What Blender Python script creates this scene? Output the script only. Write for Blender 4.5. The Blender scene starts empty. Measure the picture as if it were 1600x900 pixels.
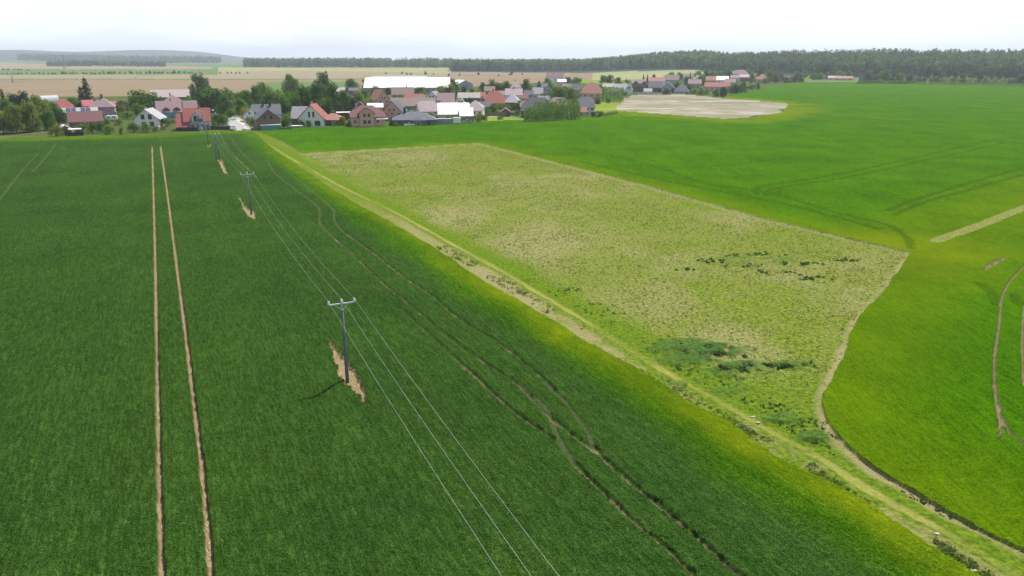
import bpy, bmesh, math, random
import numpy as np
from mathutils import Vector, Matrix

sc = bpy.context.scene
col = sc.collection
# ------------------------------------------------------------------ camera, sky, sun
F = 1142.0                       # focal length in pixels of a 1600 px wide picture
CAMH = 28.0
PITCH = math.atan(360 / F)
cam_d = bpy.data.cameras.new('camera'); cam = bpy.data.objects.new('camera', cam_d); col.objects.link(cam)
cam_d.sensor_width = 36; cam_d.lens = F / 1600 * 36; cam_d.clip_end = 40000; cam_d.clip_start = 0.5
cam.location = (0, 0, CAMH); cam.rotation_euler = (math.pi / 2 - PITCH, 0, 0)
sc.camera = cam

SUN_EL, SUN_AZ = math.radians(58), math.radians(26)      # azimuth from +Y towards +X
w = bpy.data.worlds.new("World"); sc.world = w; w.use_nodes = True
nt = w.node_tree; nt.nodes.clear()
out = nt.nodes.new('ShaderNodeOutputWorld'); bg = nt.nodes.new('ShaderNodeBackground')
sky = nt.nodes.new('ShaderNodeTexSky'); sky.sky_type = 'NISHITA'; sky.sun_disc = False
sky.sun_elevation = SUN_EL; sky.sun_rotation = SUN_AZ; sky.air_density = 1.0; sky.dust_density = 2.2; sky.ozone_density = 1.0
bg.inputs['Strength'].default_value = 0.10
# thin bright cloud veil, stretched into streaks near the horizon
tc = nt.nodes.new('ShaderNodeTexCoord'); mp = nt.nodes.new('ShaderNodeMapping'); mp.inputs['Scale'].default_value = (1.6, 1.6, 9)
nz = nt.nodes.new('ShaderNodeTexNoise'); nz.inputs['Scale'].default_value = 3.2; nz.inputs['Detail'].default_value = 9; nz.inputs['Roughness'].default_value = 0.62
rp = nt.nodes.new('ShaderNodeValToRGB'); rp.color_ramp.elements[0].position = 0.36; rp.color_ramp.elements[1].position = 0.66
rp.color_ramp.elements[0].color = (0.78,) * 3 + (1,); rp.color_ramp.elements[1].color = (1.0,) * 3 + (1,)
mx = nt.nodes.new('ShaderNodeMix'); mx.data_type = 'RGBA'
mx.inputs['B'].default_value = (10.9, 11.6, 12.5, 1)
L = nt.links.new
L(tc.outputs['Generated'], mp.inputs['Vector']); L(mp.outputs['Vector'], nz.inputs['Vector']); L(nz.outputs['Fac'], rp.inputs['Fac'])
sx = nt.nodes.new('ShaderNodeSeparateXYZ'); L(tc.outputs['Generated'], sx.inputs[0])
mr = nt.nodes.new('ShaderNodeMapRange'); mr.interpolation_type = 'SMOOTHSTEP'      # the cloud veil is dense towards the horizon and thins overhead
for k_, v_ in (('From Min', .08), ('From Max', .45), ('To Min', 1.0), ('To Max', .10)): mr.inputs[k_].default_value = v_
L(sx.outputs['Z'], mr.inputs['Value']); mm_ = nt.nodes.new('ShaderNodeMath'); mm_.operation = 'MULTIPLY'; L(rp.outputs['Color'], mm_.inputs[0]); L(mr.outputs['Result'], mm_.inputs[1])
L(mm_.outputs[0], mx.inputs['Factor']); L(sky.outputs['Color'], mx.inputs['A']); L(mx.outputs['Result'], bg.inputs['Color'])
L(bg.outputs['Background'], out.inputs['Surface'])

sd = bpy.data.lights.new('sun', 'SUN'); sd.energy = 5.0; sd.angle = math.radians(0.53); sd.color = (1.0, 0.955, 0.89)
so = bpy.data.objects.new('sun', sd); col.objects.link(so)
sdir = Vector((math.sin(SUN_AZ) * math.cos(SUN_EL), math.cos(SUN_AZ) * math.cos(SUN_EL), math.sin(SUN_EL)))
so.rotation_euler = sdir.to_track_quat('Z', 'Y').to_euler(); so.location = (0, 0, 80)

sc.view_settings.view_transform = 'Standard'; sc.view_settings.look = 'None'
sc.view_settings.gamma = 1; sc.view_settings.exposure = 0.16; sc.view_settings.use_curve_mapping = False
sc.cycles.volume_bounces = 0; sc.cycles.max_bounces = 4; sc.cycles.diffuse_bounces = 2
sc.cycles.glossy_bounces = 2; sc.cycles.transmission_bounces = 3; sc.cycles.transparent_max_bounces = 8
sc.cycles.volume_step_rate = 10

# ------------------------------------------------------------------ surveying helpers
CP, SP = math.cos(PITCH), math.sin(PITCH)
def P(px, py, z=0.0):
    """ground point (x, y) seen at a photo pixel (1600x900)"""
    u = (px - 800) / F; v = -(py - 450) / F
    dz = -SP + v * CP
    t = (z - CAMH) / dz
    return (u * t, (CP + v * SP) * t)
def mpp(y):
    """metres per photo pixel at ground distance y"""
    return (y * CP + CAMH * SP) / F
def PL(pts): return np.array([P(*p) for p in pts])
def smooth(a, b, x):
    t = np.clip((x - a) / (b - a), 0, 1); return t * t * (3 - 2 * t)
def _hash(ix, iy, seed):
    n = (ix * 374761393 + iy * 668265263 + seed * 1442695041) & 0x7fffffff
    n = ((n ^ (n >> 13)) * 1274126177) & 0x7fffffff
    return ((n ^ (n >> 16)) & 0xffff) / 65535.0
def vnoise(x, y, s, seed=0):
    x = x / s; y = y / s
    ix = np.floor(x).astype(np.int64); iy = np.floor(y).astype(np.int64)
    fx = x - ix; fy = y - iy; fx = fx * fx * (3 - 2 * fx); fy = fy * fy * (3 - 2 * fy)
    a = _hash(ix, iy, seed); b = _hash(ix + 1, iy, seed); c = _hash(ix, iy + 1, seed); d = _hash(ix + 1, iy + 1, seed)
    return (a * (1 - fx) + b * fx) * (1 - fy) + (c * (1 - fx) + d * fx) * fy
def fbm(x, y, s, seed=0, n=4):
    r = 0; a = .5; t = 0
    for i in range(n):
        r = r + a * vnoise(x, y, s / 2 ** i, seed + i * 17); t += a; a *= .55
    return r / t
def inside(X, Y, poly):
    m = np.zeros(X.shape, bool)
    bb = (X >= poly[:, 0].min()) & (X <= poly[:, 0].max()) & (Y >= poly[:, 1].min()) & (Y <= poly[:, 1].max())
    x = X[bb]; y = Y[bb]; c = np.zeros(x.shape, bool)
    n = len(poly)
    for i in range(n):
        x1, y1 = poly[i]; x2, y2 = poly[(i + 1) % n]
        if y1 == y2: continue
        c ^= ((y1 > y) != (y2 > y)) & (x < (x2 - x1) * (y - y1) / (y2 - y1) + x1)
    m[bb] = c
    return m
def pdist(X, Y, poly, closed=False, far=60.0):
    """distance to a polyline, computed only near it"""
    d = np.full(X.shape, float(far))
    n = len(poly)
    for i in range(n if closed else n - 1):
        x1, y1 = poly[i]; x2, y2 = poly[(i + 1) % n]
        bb = (X > min(x1, x2) - far) & (X < max(x1, x2) + far) & (Y > min(y1, y2) - far) & (Y < max(y1, y2) + far)
        x = X[bb]; y = Y[bb]
        l2 = (x2 - x1) ** 2 + (y2 - y1) ** 2 + 1e-9
        t = np.clip(((x - x1) * (x2 - x1) + (y - y1) * (y2 - y1)) / l2, 0, 1)
        d[bb] = np.minimum(d[bb], np.hypot(x - x1 - t * (x2 - x1), y - y1 - t * (y2 - y1)))
    return d
def spline(pts, n=6):
    """Catmull-Rom through ground points"""
    p = np.array(pts); p = np.vstack([2 * p[0] - p[1], p, 2 * p[-1] - p[-2]]); r = []
    for i in range(1, len(p) - 2):
        for k in range(n):
            t = k / n
            r.append(.5 * ((2 * p[i]) + (-p[i - 1] + p[i + 1]) * t + (2 * p[i - 1] - 5 * p[i] + 4 * p[i + 1] - p[i + 2]) * t * t + (-p[i - 1] + 3 * p[i] - 3 * p[i + 1] + p[i + 2]) * t ** 3))
    r.append(p[-2]); return np.array(r)

# ------------------------------------------------------------------ materials
def newmat(name):
    m = bpy.data.materials.new(name); m.use_nodes = True
    t = m.node_tree; b = t.nodes['Principled BSDF']; b.inputs['Specular IOR Level'].default_value = 0.0
    b.inputs['Roughness'].default_value = 0.9
    return m, t, b
def N(t, kind, **kw):
    n = t.nodes.new(kind)
    for k, v in kw.items():
        if k in n.inputs: n.inputs[k].default_value = v
        else: setattr(n, k, v)
    return n
def c4(c): return (c[0], c[1], c[2], 1)
def mixc(t, fac, a, b, typ='MIX'):
    m = N(t, 'ShaderNodeMix', data_type='RGBA', blend_type=typ)
    for s, v in (('Factor', fac), ('A', a), ('B', b)):
        if isinstance(v, bpy.types.NodeSocket): t.links.new(v, m.inputs[s])
        elif isinstance(v, (int, float)): m.inputs[s].default_value = v
        else: m.inputs[s].default_value = c4(v)
    return m.outputs['Result']
def noisef(t, vec, scale, detail=3, rough=.55, lo=.35, hi=.65):
    n = N(t, 'ShaderNodeTexNoise', Scale=scale, Detail=detail, Roughness=rough)
    if vec is not None: t.links.new(vec, n.inputs['Vector'])
    r = N(t, 'ShaderNodeMapRange'); r.inputs['From Min'].default_value = lo; r.inputs['From Max'].default_value = hi
    t.links.new(n.outputs['Fac'], r.inputs['Value'])
    return r.outputs['Result'], n.outputs['Fac']
def attr(t, name):
    return N(t, 'ShaderNodeAttribute', attribute_name=name).outputs['Fac']
def objvec(t): return N(t, 'ShaderNodeTexCoord').outputs['Object']
def rowvec(t, along=.25, across=1.0, ang=25.3):
    m = N(t, 'ShaderNodeMapping'); m.vector_type = 'POINT'
    r = N(t, 'ShaderNodeVectorRotate'); r.rotation_type = 'Z_AXIS'; r.inputs['Angle'].default_value = math.radians(-ang)
    t.links.new(objvec(t), r.inputs['Vector']); t.links.new(r.outputs['Vector'], m.inputs['Vector'])
    m.inputs['Scale'].default_value = (across, along, 1)
    return m.outputs['Vector']
def simple(name, c, var=.12, scale=2.0, rough=.8, spec=.2, metal=0.0, bump=0.0):
    m, t, b = newmat(name)
    f, raw = noisef(t, objvec(t), scale, 4)
    lo = tuple(max(0, v * (1 - var)) for v in c); hi = tuple(min(1, v * (1 + var)) for v in c)
    t.links.new(mixc(t, f, lo, hi), b.inputs['Base Color'])
    b.inputs['Roughness'].default_value = rough; b.inputs['Specular IOR Level'].default_value = spec; b.inputs['Metallic'].default_value = metal
    if bump:
        bp = N(t, 'ShaderNodeBump', Strength=bump, Distance=.05); t.links.new(raw, bp.inputs['Height']); t.links.new(bp.outputs['Normal'], b.inputs['Normal'])
    return m

def crop_mat(name, dark, light, fringe_d, fringe_l, yellow, soil_d, soil_l, crushed, ang, patch=(.75, 1.2), bumpk=.8):
    m, t, b = newmat(name)
    v = objvec(t)
    f1, r1 = noisef(t, v, 13, 3, .75, .40, .60)                    # leaves
    f6, _ = noisef(t, v, 1.6, 3, .7, .36, .64)
    f2, r2 = noisef(t, rowvec(t, .35, 3.2, ang), 1.6, 2, .6, .3, .7)      # drill rows
    f3, _ = noisef(t, v, .055, 5, .6, .32, .68)                     # growth patches
    f4, _ = noisef(t, rowvec(t, .12, 1.0, ang), .22, 3, .5, .3, .7)
    add = N(t, 'ShaderNodeMath', operation='MULTIPLY_ADD'); t.links.new(f2, add.inputs[0]); add.inputs[1].default_value = .30
    mu = N(t, 'ShaderNodeMath', operation='MULTIPLY'); t.links.new(f1, mu.inputs[0]); mu.inputs[1].default_value = .58
    t.links.new(mu.outputs[0], add.inputs[2]); ad2 = N(t, 'ShaderNodeMath', operation='MULTIPLY_ADD'); t.links.new(f6, ad2.inputs[0]); ad2.inputs[1].default_value = .12; t.links.new(add.outputs[0], ad2.inputs[2]); cr_ = N(t, 'ShaderNodeMapRange'); cr_.inputs['From Min'].default_value = .24; cr_.inputs['From Max'].default_value = .78; t.links.new(ad2.outputs[0], cr_.inputs['Value']); tex = cr_.outputs['Result']
    base = mixc(t, tex, dark, light)
    fr = mixc(t, tex, fringe_d, fringe_l)
    c = mixc(t, attr(t, 'fringe'), base, fr)
    yv = mixc(t, tex, tuple(k * .72 for k in yellow), tuple(k * 1.2 for k in yellow))
    c = mixc(t, attr(t, 'yellow'), c, yv)
    p3 = mixc(t, f3, (patch[0] * .92, patch[0], patch[0] * 1.1), (patch[1] * 1.02, patch[1], patch[1] * .9))
    c = mixc(t, 1.0, c, p3, 'MULTIPLY')
    p4 = mixc(t, f4, (.92, .92, .92), (1.07, 1.07, 1.07))
    c = mixc(t, 1.0, c, p4, 'MULTIPLY')
    c = mixc(t, attr(t, 'crushed'), c, crushed)
    so_ = mixc(t, tex, soil_d, soil_l)
    c = mixc(t, attr(t, 'bare'), c, so_)
    t.links.new(c, b.inputs['Base Color'])
    bp = N(t, 'ShaderNodeBump', Strength=bumpk, Distance=.25); t.links.new(tex, bp.inputs['Height']); t.links.new(bp.outputs['Normal'], b.inputs['Normal'])
    b.inputs['Roughness'].default_value = 1
    return m
M = {}
M['cropA'] = crop_mat('dark_wheat', (.016, .056, .005), (.094, .200, .034), (.018, .080, .002), (.130, .30, .008), (.23, .33, .006),
                      (.38, .28, .14), (.70, .55, .33), (.135, .175, .07), 25.3, patch=(.86, 1.12))
M['cropB'] = crop_mat('bright_barley', (.014, .078, .0005), (.096, .222, .002), (.04, .13, .004), (.09, .22, .006), (.135, .200, .003),
                      (.20, .14, .08), (.34, .27, .17), (.035, .085, .004), 0, patch=(.82, 1.12), bumpk=.5)
# fallow land
m, t, b = newmat('fallow_grass'); M['fallow'] = m
v = objvec(t)
f1, r1 = noisef(t, v, 2.6, 5, .72, .34, .66); f2, _ = noisef(t, v, .09, 5, .62, .38, .62); f3, _ = noisef(t, v, .5, 5, .7, .38, .66)
f4, _ = noisef(t, v, .8, 4, .75, .52, .62); f5, _ = noisef(t, v, 7, 3, .7, .3, .7)
green = mixc(t, f1, (.045, .070, .004), (.245, .29, .045)); green = mixc(t, f2, green, mixc(t, f1, (.035, .075, .002), (.20, .285, .022))); pale = mixc(t, f1, (.11, .115, .03), (.34, .33, .14))
mm = N(t, 'ShaderNodeMath', operation='MULTIPLY'); t.links.new(f3, mm.inputs[0]); mm.inputs[1].default_value = .36
m2 = N(t, 'ShaderNodeMath', operation='ADD'); t.links.new(mm.outputs[0], m2.inputs[0]); t.links.new(attr(t, 'pale'), m2.inputs[1]); m2.use_clamp = True
c = mixc(t, m2.outputs[0], green, pale)
lush = mixc(t, f1, (.045, .095, .006), (.17, .245, .02)); c = mixc(t, attr(t, 'lush'), c, lush)
track = mixc(t, f5, (.20, .20, .04), (.38, .36, .11)); 
c = mixc(t, attr(t, 'track'), c, track)
so_ = mixc(t, f5, (.17, .13, .055), (.44, .38, .21)); c = mixc(t, attr(t, 'bare'), c, so_)
c = mixc(t, attr(t, 'weed'), c, mixc(t, f1, (.022, .065, .016), (.085, .16, .035)))
t.links.new(c, b.inputs['Base Color'])
bp = N(t, 'ShaderNodeBump', Strength=.55, Distance=.35); t.links.new(r1, bp.inputs['Height']); t.links.new(bp.outputs['Normal'], b.inputs['Normal'])
def field_mat(name, a, bb, c_, s1=.02, streak=(.02, .3), ang=90, bump=0):
    m, t, b = newmat(name); v = objvec(t)
    mp = N(t, 'ShaderNodeMapping'); mp.inputs['Scale'].default_value = (.12, 1, 1); t.links.new(v, mp.inputs['Vector'])
    f1, _ = noisef(t, mp.outputs['Vector'], .05, 5, .65, .35, .65); f2, _ = noisef(t, v, s1, 4, .6, .38, .62); f3, _ = noisef(t, v, 1.1, 4, .7, .3, .7)
    c = mixc(t, f2, mixc(t, f1, a, bb), c_)
    c = mixc(t, 1.0, c, mixc(t, f3, (.8,) * 3, (1.15,) * 3), 'MULTIPLY')
    t.links.new(c, b.inputs['Base Color'])
    return m
M['tan'] = field_mat('ploughed_tan_field', (.20, .145, .10), (.29, .215, .15), (.24, .195, .11), .006)
M['pink'] = field_mat('rosy_soil_field', (.24, .185, .13), (.33, .26, .185), (.27, .235, .14), .004)
M['fgreen'] = field_mat('far_green_crop', (.09, .16, .05), (.15, .20, .08), (.12, .18, .065), .004)
M['fpale'] = field_mat('pale_stubble', (.27, .27, .12), (.36, .33, .18), (.25, .29, .11), .004)
M['dry'] = field_mat('dry_waste_plot', (.15, .12, .085), (.50, .45, .38), (.22, .22, .13), .05)
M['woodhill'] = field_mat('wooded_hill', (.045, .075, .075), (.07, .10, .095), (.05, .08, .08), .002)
M['garden'] = field_mat('garden_grass', (.045, .08, .02), (.15, .135, .08), (.07, .11, .025), .06)
M['mown'] = field_mat('mown_meadow', (.16, .22, .03), (.26, .30, .06), (.14, .22, .03), .05)

# ------------------------------------------------------------------ terrain
edgeA_px = [(392, 204), (430, 236), (480, 270), (540, 310), (600, 344), (673, 387), (756, 442), (844, 493), (920, 540), (1000, 583), (1078, 634), (1155, 677), (1200, 713), (1317, 770), (1400, 823), (1483, 877), (1600, 950)]
track_px = [(384, 203), (424, 229), (480, 262), (542, 296), (600, 323), (656, 353), (711, 384), (778, 420), (833, 453), (900, 493), (1000, 556), (1058, 591), (1156, 646), (1200, 672), (1287, 720), (1333, 750), (1400, 790), (1467, 827), (1517, 857), (1583, 897), (1680, 955)]
edgeA = spline(PL(edgeA_px)); track = spline(PL(track_px))
farA = PL([(392, 205), (330, 205), (270, 209), (200, 212), (120, 214), (60, 215), (0, 216), (-200, 222), (-500, 232)])
polyA = np.vstack([edgeA[::-1], farA, [(-400, 60), (-200, -20), (60, -20)]])
fe_px = [(1600, 867), (1533, 833), (1483, 807), (1433, 777), (1373, 740), (1340, 716), (1319, 698), (1299, 673), (1288, 646), (1289, 614), (1311, 575), (1338, 505), (1381, 455), (1422, 397)]
edgeF = spline(PL(fe_px)[:])
farF = PL([(1424, 396), (1200, 345), (1000, 289), (887, 260), (750, 225), (474, 241)])
nearB = PL([(474, 241), (440, 222), (400, 206), (404, 203), (560, 196), (700, 193), (800, 188), (860, 189), (900, 184), (935, 180), (975, 174), (1000, 176), (1080, 182), (1130, 186), (1175, 184), (1222, 176), (1232, 164), (1200, 160), (1130, 155), (1134, 150), (1180, 139), (1250, 128.3), (1400, 129), (1600, 133), (1900, 141)])
sideB = [(700, 500), (420, 120), (160, 20)]
polyB = np.vstack([[P(1800, 960)], [P(1700, 915)], edgeF, farF[1:], nearB[1:], sideB])
dry = PL([(973, 174), (968, 160), (980, 149), (1050, 146.5), (1130, 154), (1200, 160), (1232, 164), (1222, 176), (1175, 185), (1130, 187), (1080, 183), (1000, 177)])
meadow = PL([(905, 184), (925, 158), (975, 155), (985, 176), (930, 181)])
mead2 = PL([(740, 192), (745, 181), (805, 182), (835, 190), (800, 189)])
strip = PL([(1444, 379), (1520, 353), (1610, 318), (1700, 282), (1700, 296), (1610, 329), (1530, 361), (1466, 383)])

# polar level-of-detail grid: every vertex is a real ground point
th = np.concatenate([np.arange(56, 46, -.5), np.arange(46, 2.2, -.052), np.arange(2.2, .62, -.03), np.geomspace(.62, .165, 46)])
az = np.arange(-47, 47.01, .056)
R = CAMH / np.tan(np.radians(th))
A, RR = np.meshgrid(np.radians(az), R)
X = np.sin(A) * RR; Y = np.cos(A) * RR
def fold(X, Y):                                   # pixel row/column of a flat ground point: used to measure field borders
    zc = Y * CP + CAMH * SP; yc = Y * SP - CAMH * CP
    return 800 + F * X / np.maximum(zc, 1), 450 - F * yc / np.maximum(zc, 1)
def elev(X, Y):
    """hills: zero over the fields and the village"""
    azd = np.degrees(np.arctan2(X, Y)); r = np.hypot(X, Y)
    e = 0
    def ridge(a0, a1, r0, r1, h, soft=2.0, seed=1, rough=.35):
        m = smooth(a0 - soft, a0 + soft, azd) * (1 - smooth(a1 - soft, a1 + soft, azd)) * smooth(r0, r1, r)
        return m * h * (1 - rough + 2 * rough * vnoise(azd + 500, azd * 0, 4.2, seed))
    e = e + ridge(9, 60, 1150, 1750, 17, 5, 3, .2)
    e = e + ridge(23, 60, 1500, 2300, 14, 3, 13, .2)
    e = e + ridge(-34, -22, 4300, 5600, 20, 2.5, 5)
    e = e + ridge(-60, -19.5, 6300, 8200, 80, 3.0, 9, .22)
    return e
Wx = X + (fbm(X, Y, 3.0, 71, 3) - .5) * .5; Wy = Y + (fbm(X, Y, 3.0, 72, 3) - .5) * .5
PX, PY = fold(X, Y)
dtrack = pdist(X, Y, track, far=80); r = np.hypot(X, Y)
inA = inside(Wx, Wy, polyA); inB = inside(Wx, Wy, polyB)
inS = inside(Wx, Wy, strip); inD = inside(X + (fbm(X, Y, 25, 5) - .5) * 14, Y + (fbm(X, Y, 25, 6) - .5) * 22, dry)
inM = inside(X, Y, meadow) | inside(X, Y, mead2)
polyF = np.vstack([edgeA, [P(1800, 960)], [P(1700, 915)], edgeF, farF[1:], [P(440, 222), P(396, 204)]])
inF = inside(X, Y, polyF)
cls = np.full(X.shape, 5)                           # 5 garden ground of the village
cls[(Y < 300) & (PX > 380)] = 2
far = np.full(X.shape, False)
yl = np.interp(PX, [-300, 0, 100, 250, 300, 400, 560, 700, 860, 960, 1000, 1200, 1240], [158, 156, 152, 150, 146, 144, 138, 138, 128, 132, 127, 118, 110])
far = PY < yl
leftw = PX < 560
cls[far] = 6
cls[far & leftw & (PY < 125.2)] = 8; cls[far & leftw & (PY < 123.4)] = 7; cls[far & (PX < 340) & (PY < 117.2)] = 8
cls[far & (PX < 330) & (PY < 108.5)] = 7
cls[far & (PX >= 340) & (PX < 700) & (PY < 121)] = 7; cls[far & (PX >= 340) & (PX < 1100) & (PY < 113 + 2 * np.sin(PX * .01))] = 9
cls[far & (PX >= 700) & (PY < 114) & (PX < 925)] = 7
cls[far & (PX >= 400) & (PX < 560) & (PY > 128)] = 8
cls[far & (PX >= 925) & (PX < 1240)] = 9; cls[far & (PX >= 905) & (PX < 1000) & (PY > 125)] = 11
cls[PY < np.interp(PX, [0, 300, 380, 700, 1000], [99, 104, 106, 106, 108])] = 8
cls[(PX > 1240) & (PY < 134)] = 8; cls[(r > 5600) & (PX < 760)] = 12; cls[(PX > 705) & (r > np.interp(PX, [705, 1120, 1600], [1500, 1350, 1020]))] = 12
cls[inM] = 11; cls[inD] = 10; cls[inF] = 2; cls[inB] = 1; cls[inA] = 0; cls[inS] = 2
r = np.hypot(X, Y)

# wheel tracks through the crops
tram = [spline(PL(p)) for p in (
    [(238, 230), (240.5, 310), (243, 400), (247, 600), (250, 750), (254, 898), (256, 990)],
    [(251, 230), (260, 290), (268, 350), (285, 480), (305, 640), (318, 750), (330, 898), (338, 990)])]
pale_tr = [spline(PL(p)) for p in (
    [(418, 252), (430, 272), (462, 298), (488, 318), (500, 330), (501, 352), (524, 376), (553, 400)],
    [(440, 262), (475, 290), (513, 322), (523, 333), (523, 347), (536, 364), (584, 399)],
    [(850, 600), (883, 633), (913, 673), (927, 703)], [(800, 597), (850, 640), (862, 665), (880, 702), (900, 735)],
    [(345, 206), (352, 228), (368, 248), (392, 270)], [(360, 215), (378, 240), (402, 262)],
    [(88, 226), (72, 248), (52, 270)], [(62, 240), (36, 268), (0, 315)])]
dark_tr = [spline(PL(p)) for p in (
    [(524, 376), (553, 402), (600, 447), (640, 480), (700, 530), (760, 572), (810, 606), (850, 648), (880, 672), (910, 697), (935, 715)],
    [(536, 364), (584, 399), (640, 442), (680, 470), (714, 500), (780, 540), (830, 580), (870, 616)],
    [(625, 485), (680, 535), (740, 590), (800, 645), (868, 692)],
    [(893, 727), (950, 783), (1000, 830), (1050, 873), (1100, 925)],
    [(927, 703), (957, 737), (1037, 803), (1110, 867), (1180, 930)],
    [(363, 242), (385, 262), (402, 280)])]
trB = [spline(PL(p)) for p in (
    [(870, 231), (1000, 255), (1100, 288), (1200, 303), (1300, 333), (1380, 352), (1415, 372), (1424, 390)],
    [(890, 250), (1020, 280), (1200, 316), (1300, 340), (1372, 360)],
    [(1180, 305), (1186, 294), (1230, 287), (1320, 272), (1420, 250), (1560, 218)],
    [(1195, 308), (1210, 297), (1320, 279), (1440, 254), (1570, 224)],
    [(1385, 332), (1430, 314), (1500, 292), (1600, 264)], [(1395, 338), (1450, 316), (1520, 297), (1600, 274)],
    [(1110, 262), (1170, 256), (1240, 247)], [(490, 216), (500, 222)],
    [(1530, 446), (1546, 458), (1560, 480)], [(1583, 464), (1597, 482)])]
bareB = [spline(PL(p)) for p in (
    [(1620, 405), (1600, 420), (1578, 442), (1565, 468), (1561, 505), (1554, 555), (1553, 595), (1556, 630), (1562, 660)],
    [(1564, 655), (1572, 672), (1583, 687), (1610, 708)], [(1600, 478), (1597, 520), (1597, 560), (1600, 610)])]
wedgeB = [PL([(1555, 634), (1561, 634), (1567, 690), (1564, 700), (1560, 690)]), PL([(1532, 430), (1545, 417), (1562, 408), (1576, 401), (1560, 414), (1546, 422)])]
padsA = [PL(p) for p in ([(511, 531), (521, 541), (531, 555), (545, 570), (556, 584), (565, 602), (571, 618), (575, 638), (562, 624), (548, 609), (537, 603), (529, 590), (524, 572), (518, 552)],
                        [(373, 308), (380, 320), (388, 328), (399, 333), (401, 340), (397, 346), (389, 340), (380, 329)],
                        [(336, 251), (346, 251), (351, 262), (357, 277), (350, 270), (343, 256)],
                        [(324, 227.5), (329, 227.5), (330, 230.5), (325, 230.5)])]
def band(lines, w, far=6, rag=.3, seed=0):
    o = np.zeros(X.shape)
    jit = (fbm(X, Y, .7, 90 + seed, 3) - .5) * rag * 1.3
    for l in lines:
        d = pdist(X, Y, l, far=far) + jit
        w_ = np.maximum(w, r * .0006)
        o = np.maximum(o, 1 - smooth(w_ * .6, w_ * 1.5, d))
    return o
def zones(polys, soft=.2):
    o = np.zeros(X.shape); jx_ = (fbm(X, Y, .5, 61, 2) - .5) * .7; jy_ = (fbm(X, Y, .5, 62, 2) - .5) * .9
    for p in polys: o = np.maximum(o, inside(Wx * .5 + X * .5 + jx_, Wy * .5 + Y * .5 + jy_, p) * 1.0)
    return o
dA = pdist(X, Y, edgeA, far=60); dBe = pdist(X, Y, np.vstack([edgeF, farF]), far=60)
dBv = pdist(X, Y, nearB, far=120)
n1 = fbm(X, Y, 14, 11, 4); n2 = fbm(X, Y, 4, 21, 4); n3 = fbm(X, Y, 60, 31, 3)
att = {}
wA = 3.3 + 2.4 * n1
fringeA = (1 - smooth(wA * .7, wA * 1.6, dA + (n2 - .5) * 1.2)) * inA
dfa = pdist(X, Y, farA, far=60); fringeA = np.maximum(fringeA, (1 - smooth(10, 26, dfa + n1 * 6)) * inA)
yelA = (1 - smooth(.8, 4.2, dA + (n1 - .5) * 3.4)) * inA * (.55 + .45 * smooth(.35, .6, n2)) * (.3 + .7 * smooth(300, 60, r))
yelA = np.maximum(yelA, .35 * (1 - smooth(6, 20, dfa)) * inA)
bare = np.maximum(band(tram, .165, rag=.16) , band(dark_tr, .08, rag=.3, seed=1) * .5 * smooth(.4, .5, n2)) * inA
bare = np.maximum(bare, zones(padsA) * inA)
crush = band(pale_tr, .2, rag=.3, seed=2) * inA * .8 + band(dark_tr, .16, rag=.3, seed=3) * .25 * inA
dark_cut = band(dark_tr, .2, rag=.4, seed=4) * inA
# crop B
yelB = (1 - smooth(1, 13, dBe + (n1 - .5) * 8)) * inB * .5
yelB = np.maximum(yelB, (1 - smooth(4, 30, pdist(X, Y, dry, True, far=60) + (n1 - .5) * 14)) * inB)
yelB = np.maximum(yelB, (1 - smooth(1, 22, pdist(X, Y, strip, True) + (n1 - .5) * 16)) * inB * .55)
c0 = np.array(P(1424, 396)); yelB = np.maximum(yelB, (1 - smooth(4, 26, np.hypot(X - c0[0], Y - c0[1]) + (n1 - .5) * 16)) * inB)
yelB = np.maximum(yelB, smooth(.50, .72, n3) * inB * .15)
cutB = band(trB, .55, far=12, rag=.5, seed=5) * inB
bareB_ = np.maximum(band(bareB, .13, rag=.2, seed=6) * .75, zones(wedgeB)) * inB
# fallow
gf = inF | ((cls == 2) & ~inS)
nf = fbm(X, Y, 22, 41, 4)
pale = np.clip(smooth(.45, .64, nf) * .42 * (.5 + smooth(.4, .6, n2)), 0, 1) * gf
for (a, b_, rad, k) in ((700, 340, 13, .8), (840, 372, 14, .7), (800, 392, 12, .6), (640, 243, 15, .5), (1000, 455, 8, .5), (1160, 540, 6, .6), (905, 380, 12, .5), (660, 262, 9, .3)):
    q = P(a, b_); pale = np.maximum(pale, k * (1 - smooth(rad * .3, rad * 1.1, np.hypot(X - q[0], (Y - q[1]) * .6) + (n1 - .5) * rad)) * gf)
for (a, b_, rad, k) in ((1000, 330, 22, .8), (1150, 420, 12, .6), (700, 275, 14, .6), (560, 270, 18, .5), (950, 420, 9, .7)):
    q = P(a, b_); pale = pale * (1 - k * (1 - smooth(rad * .3, rad, np.hypot(X - q[0], (Y - q[1]) * .6) + (n1 - .5) * rad)))
side = (X - np.interp(Y, track[::-1, 1][np.argsort(track[::-1, 1])], track[::-1, 0][np.argsort(track[::-1, 1])]))     # right of the track > 0
lush = (1 - smooth(2.2, 6.5, dtrack + (n2 - .5) * 3 + (n1 - .5) * 3)) * gf * (side > 0)
lush = np.maximum(lush, (1 - smooth(0.3, 2.6, dtrack + (n2 - .5) * 2)) * gf * (side <= 0) * .8)
qv = P(1250, 665); lush = np.maximum(lush, (1 - smooth(6, 15, np.hypot(X - qv[0], Y - qv[1]) + (n2 - .5) * 6)) * gf * .85)
weedz = np.zeros(X.shape)
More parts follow.
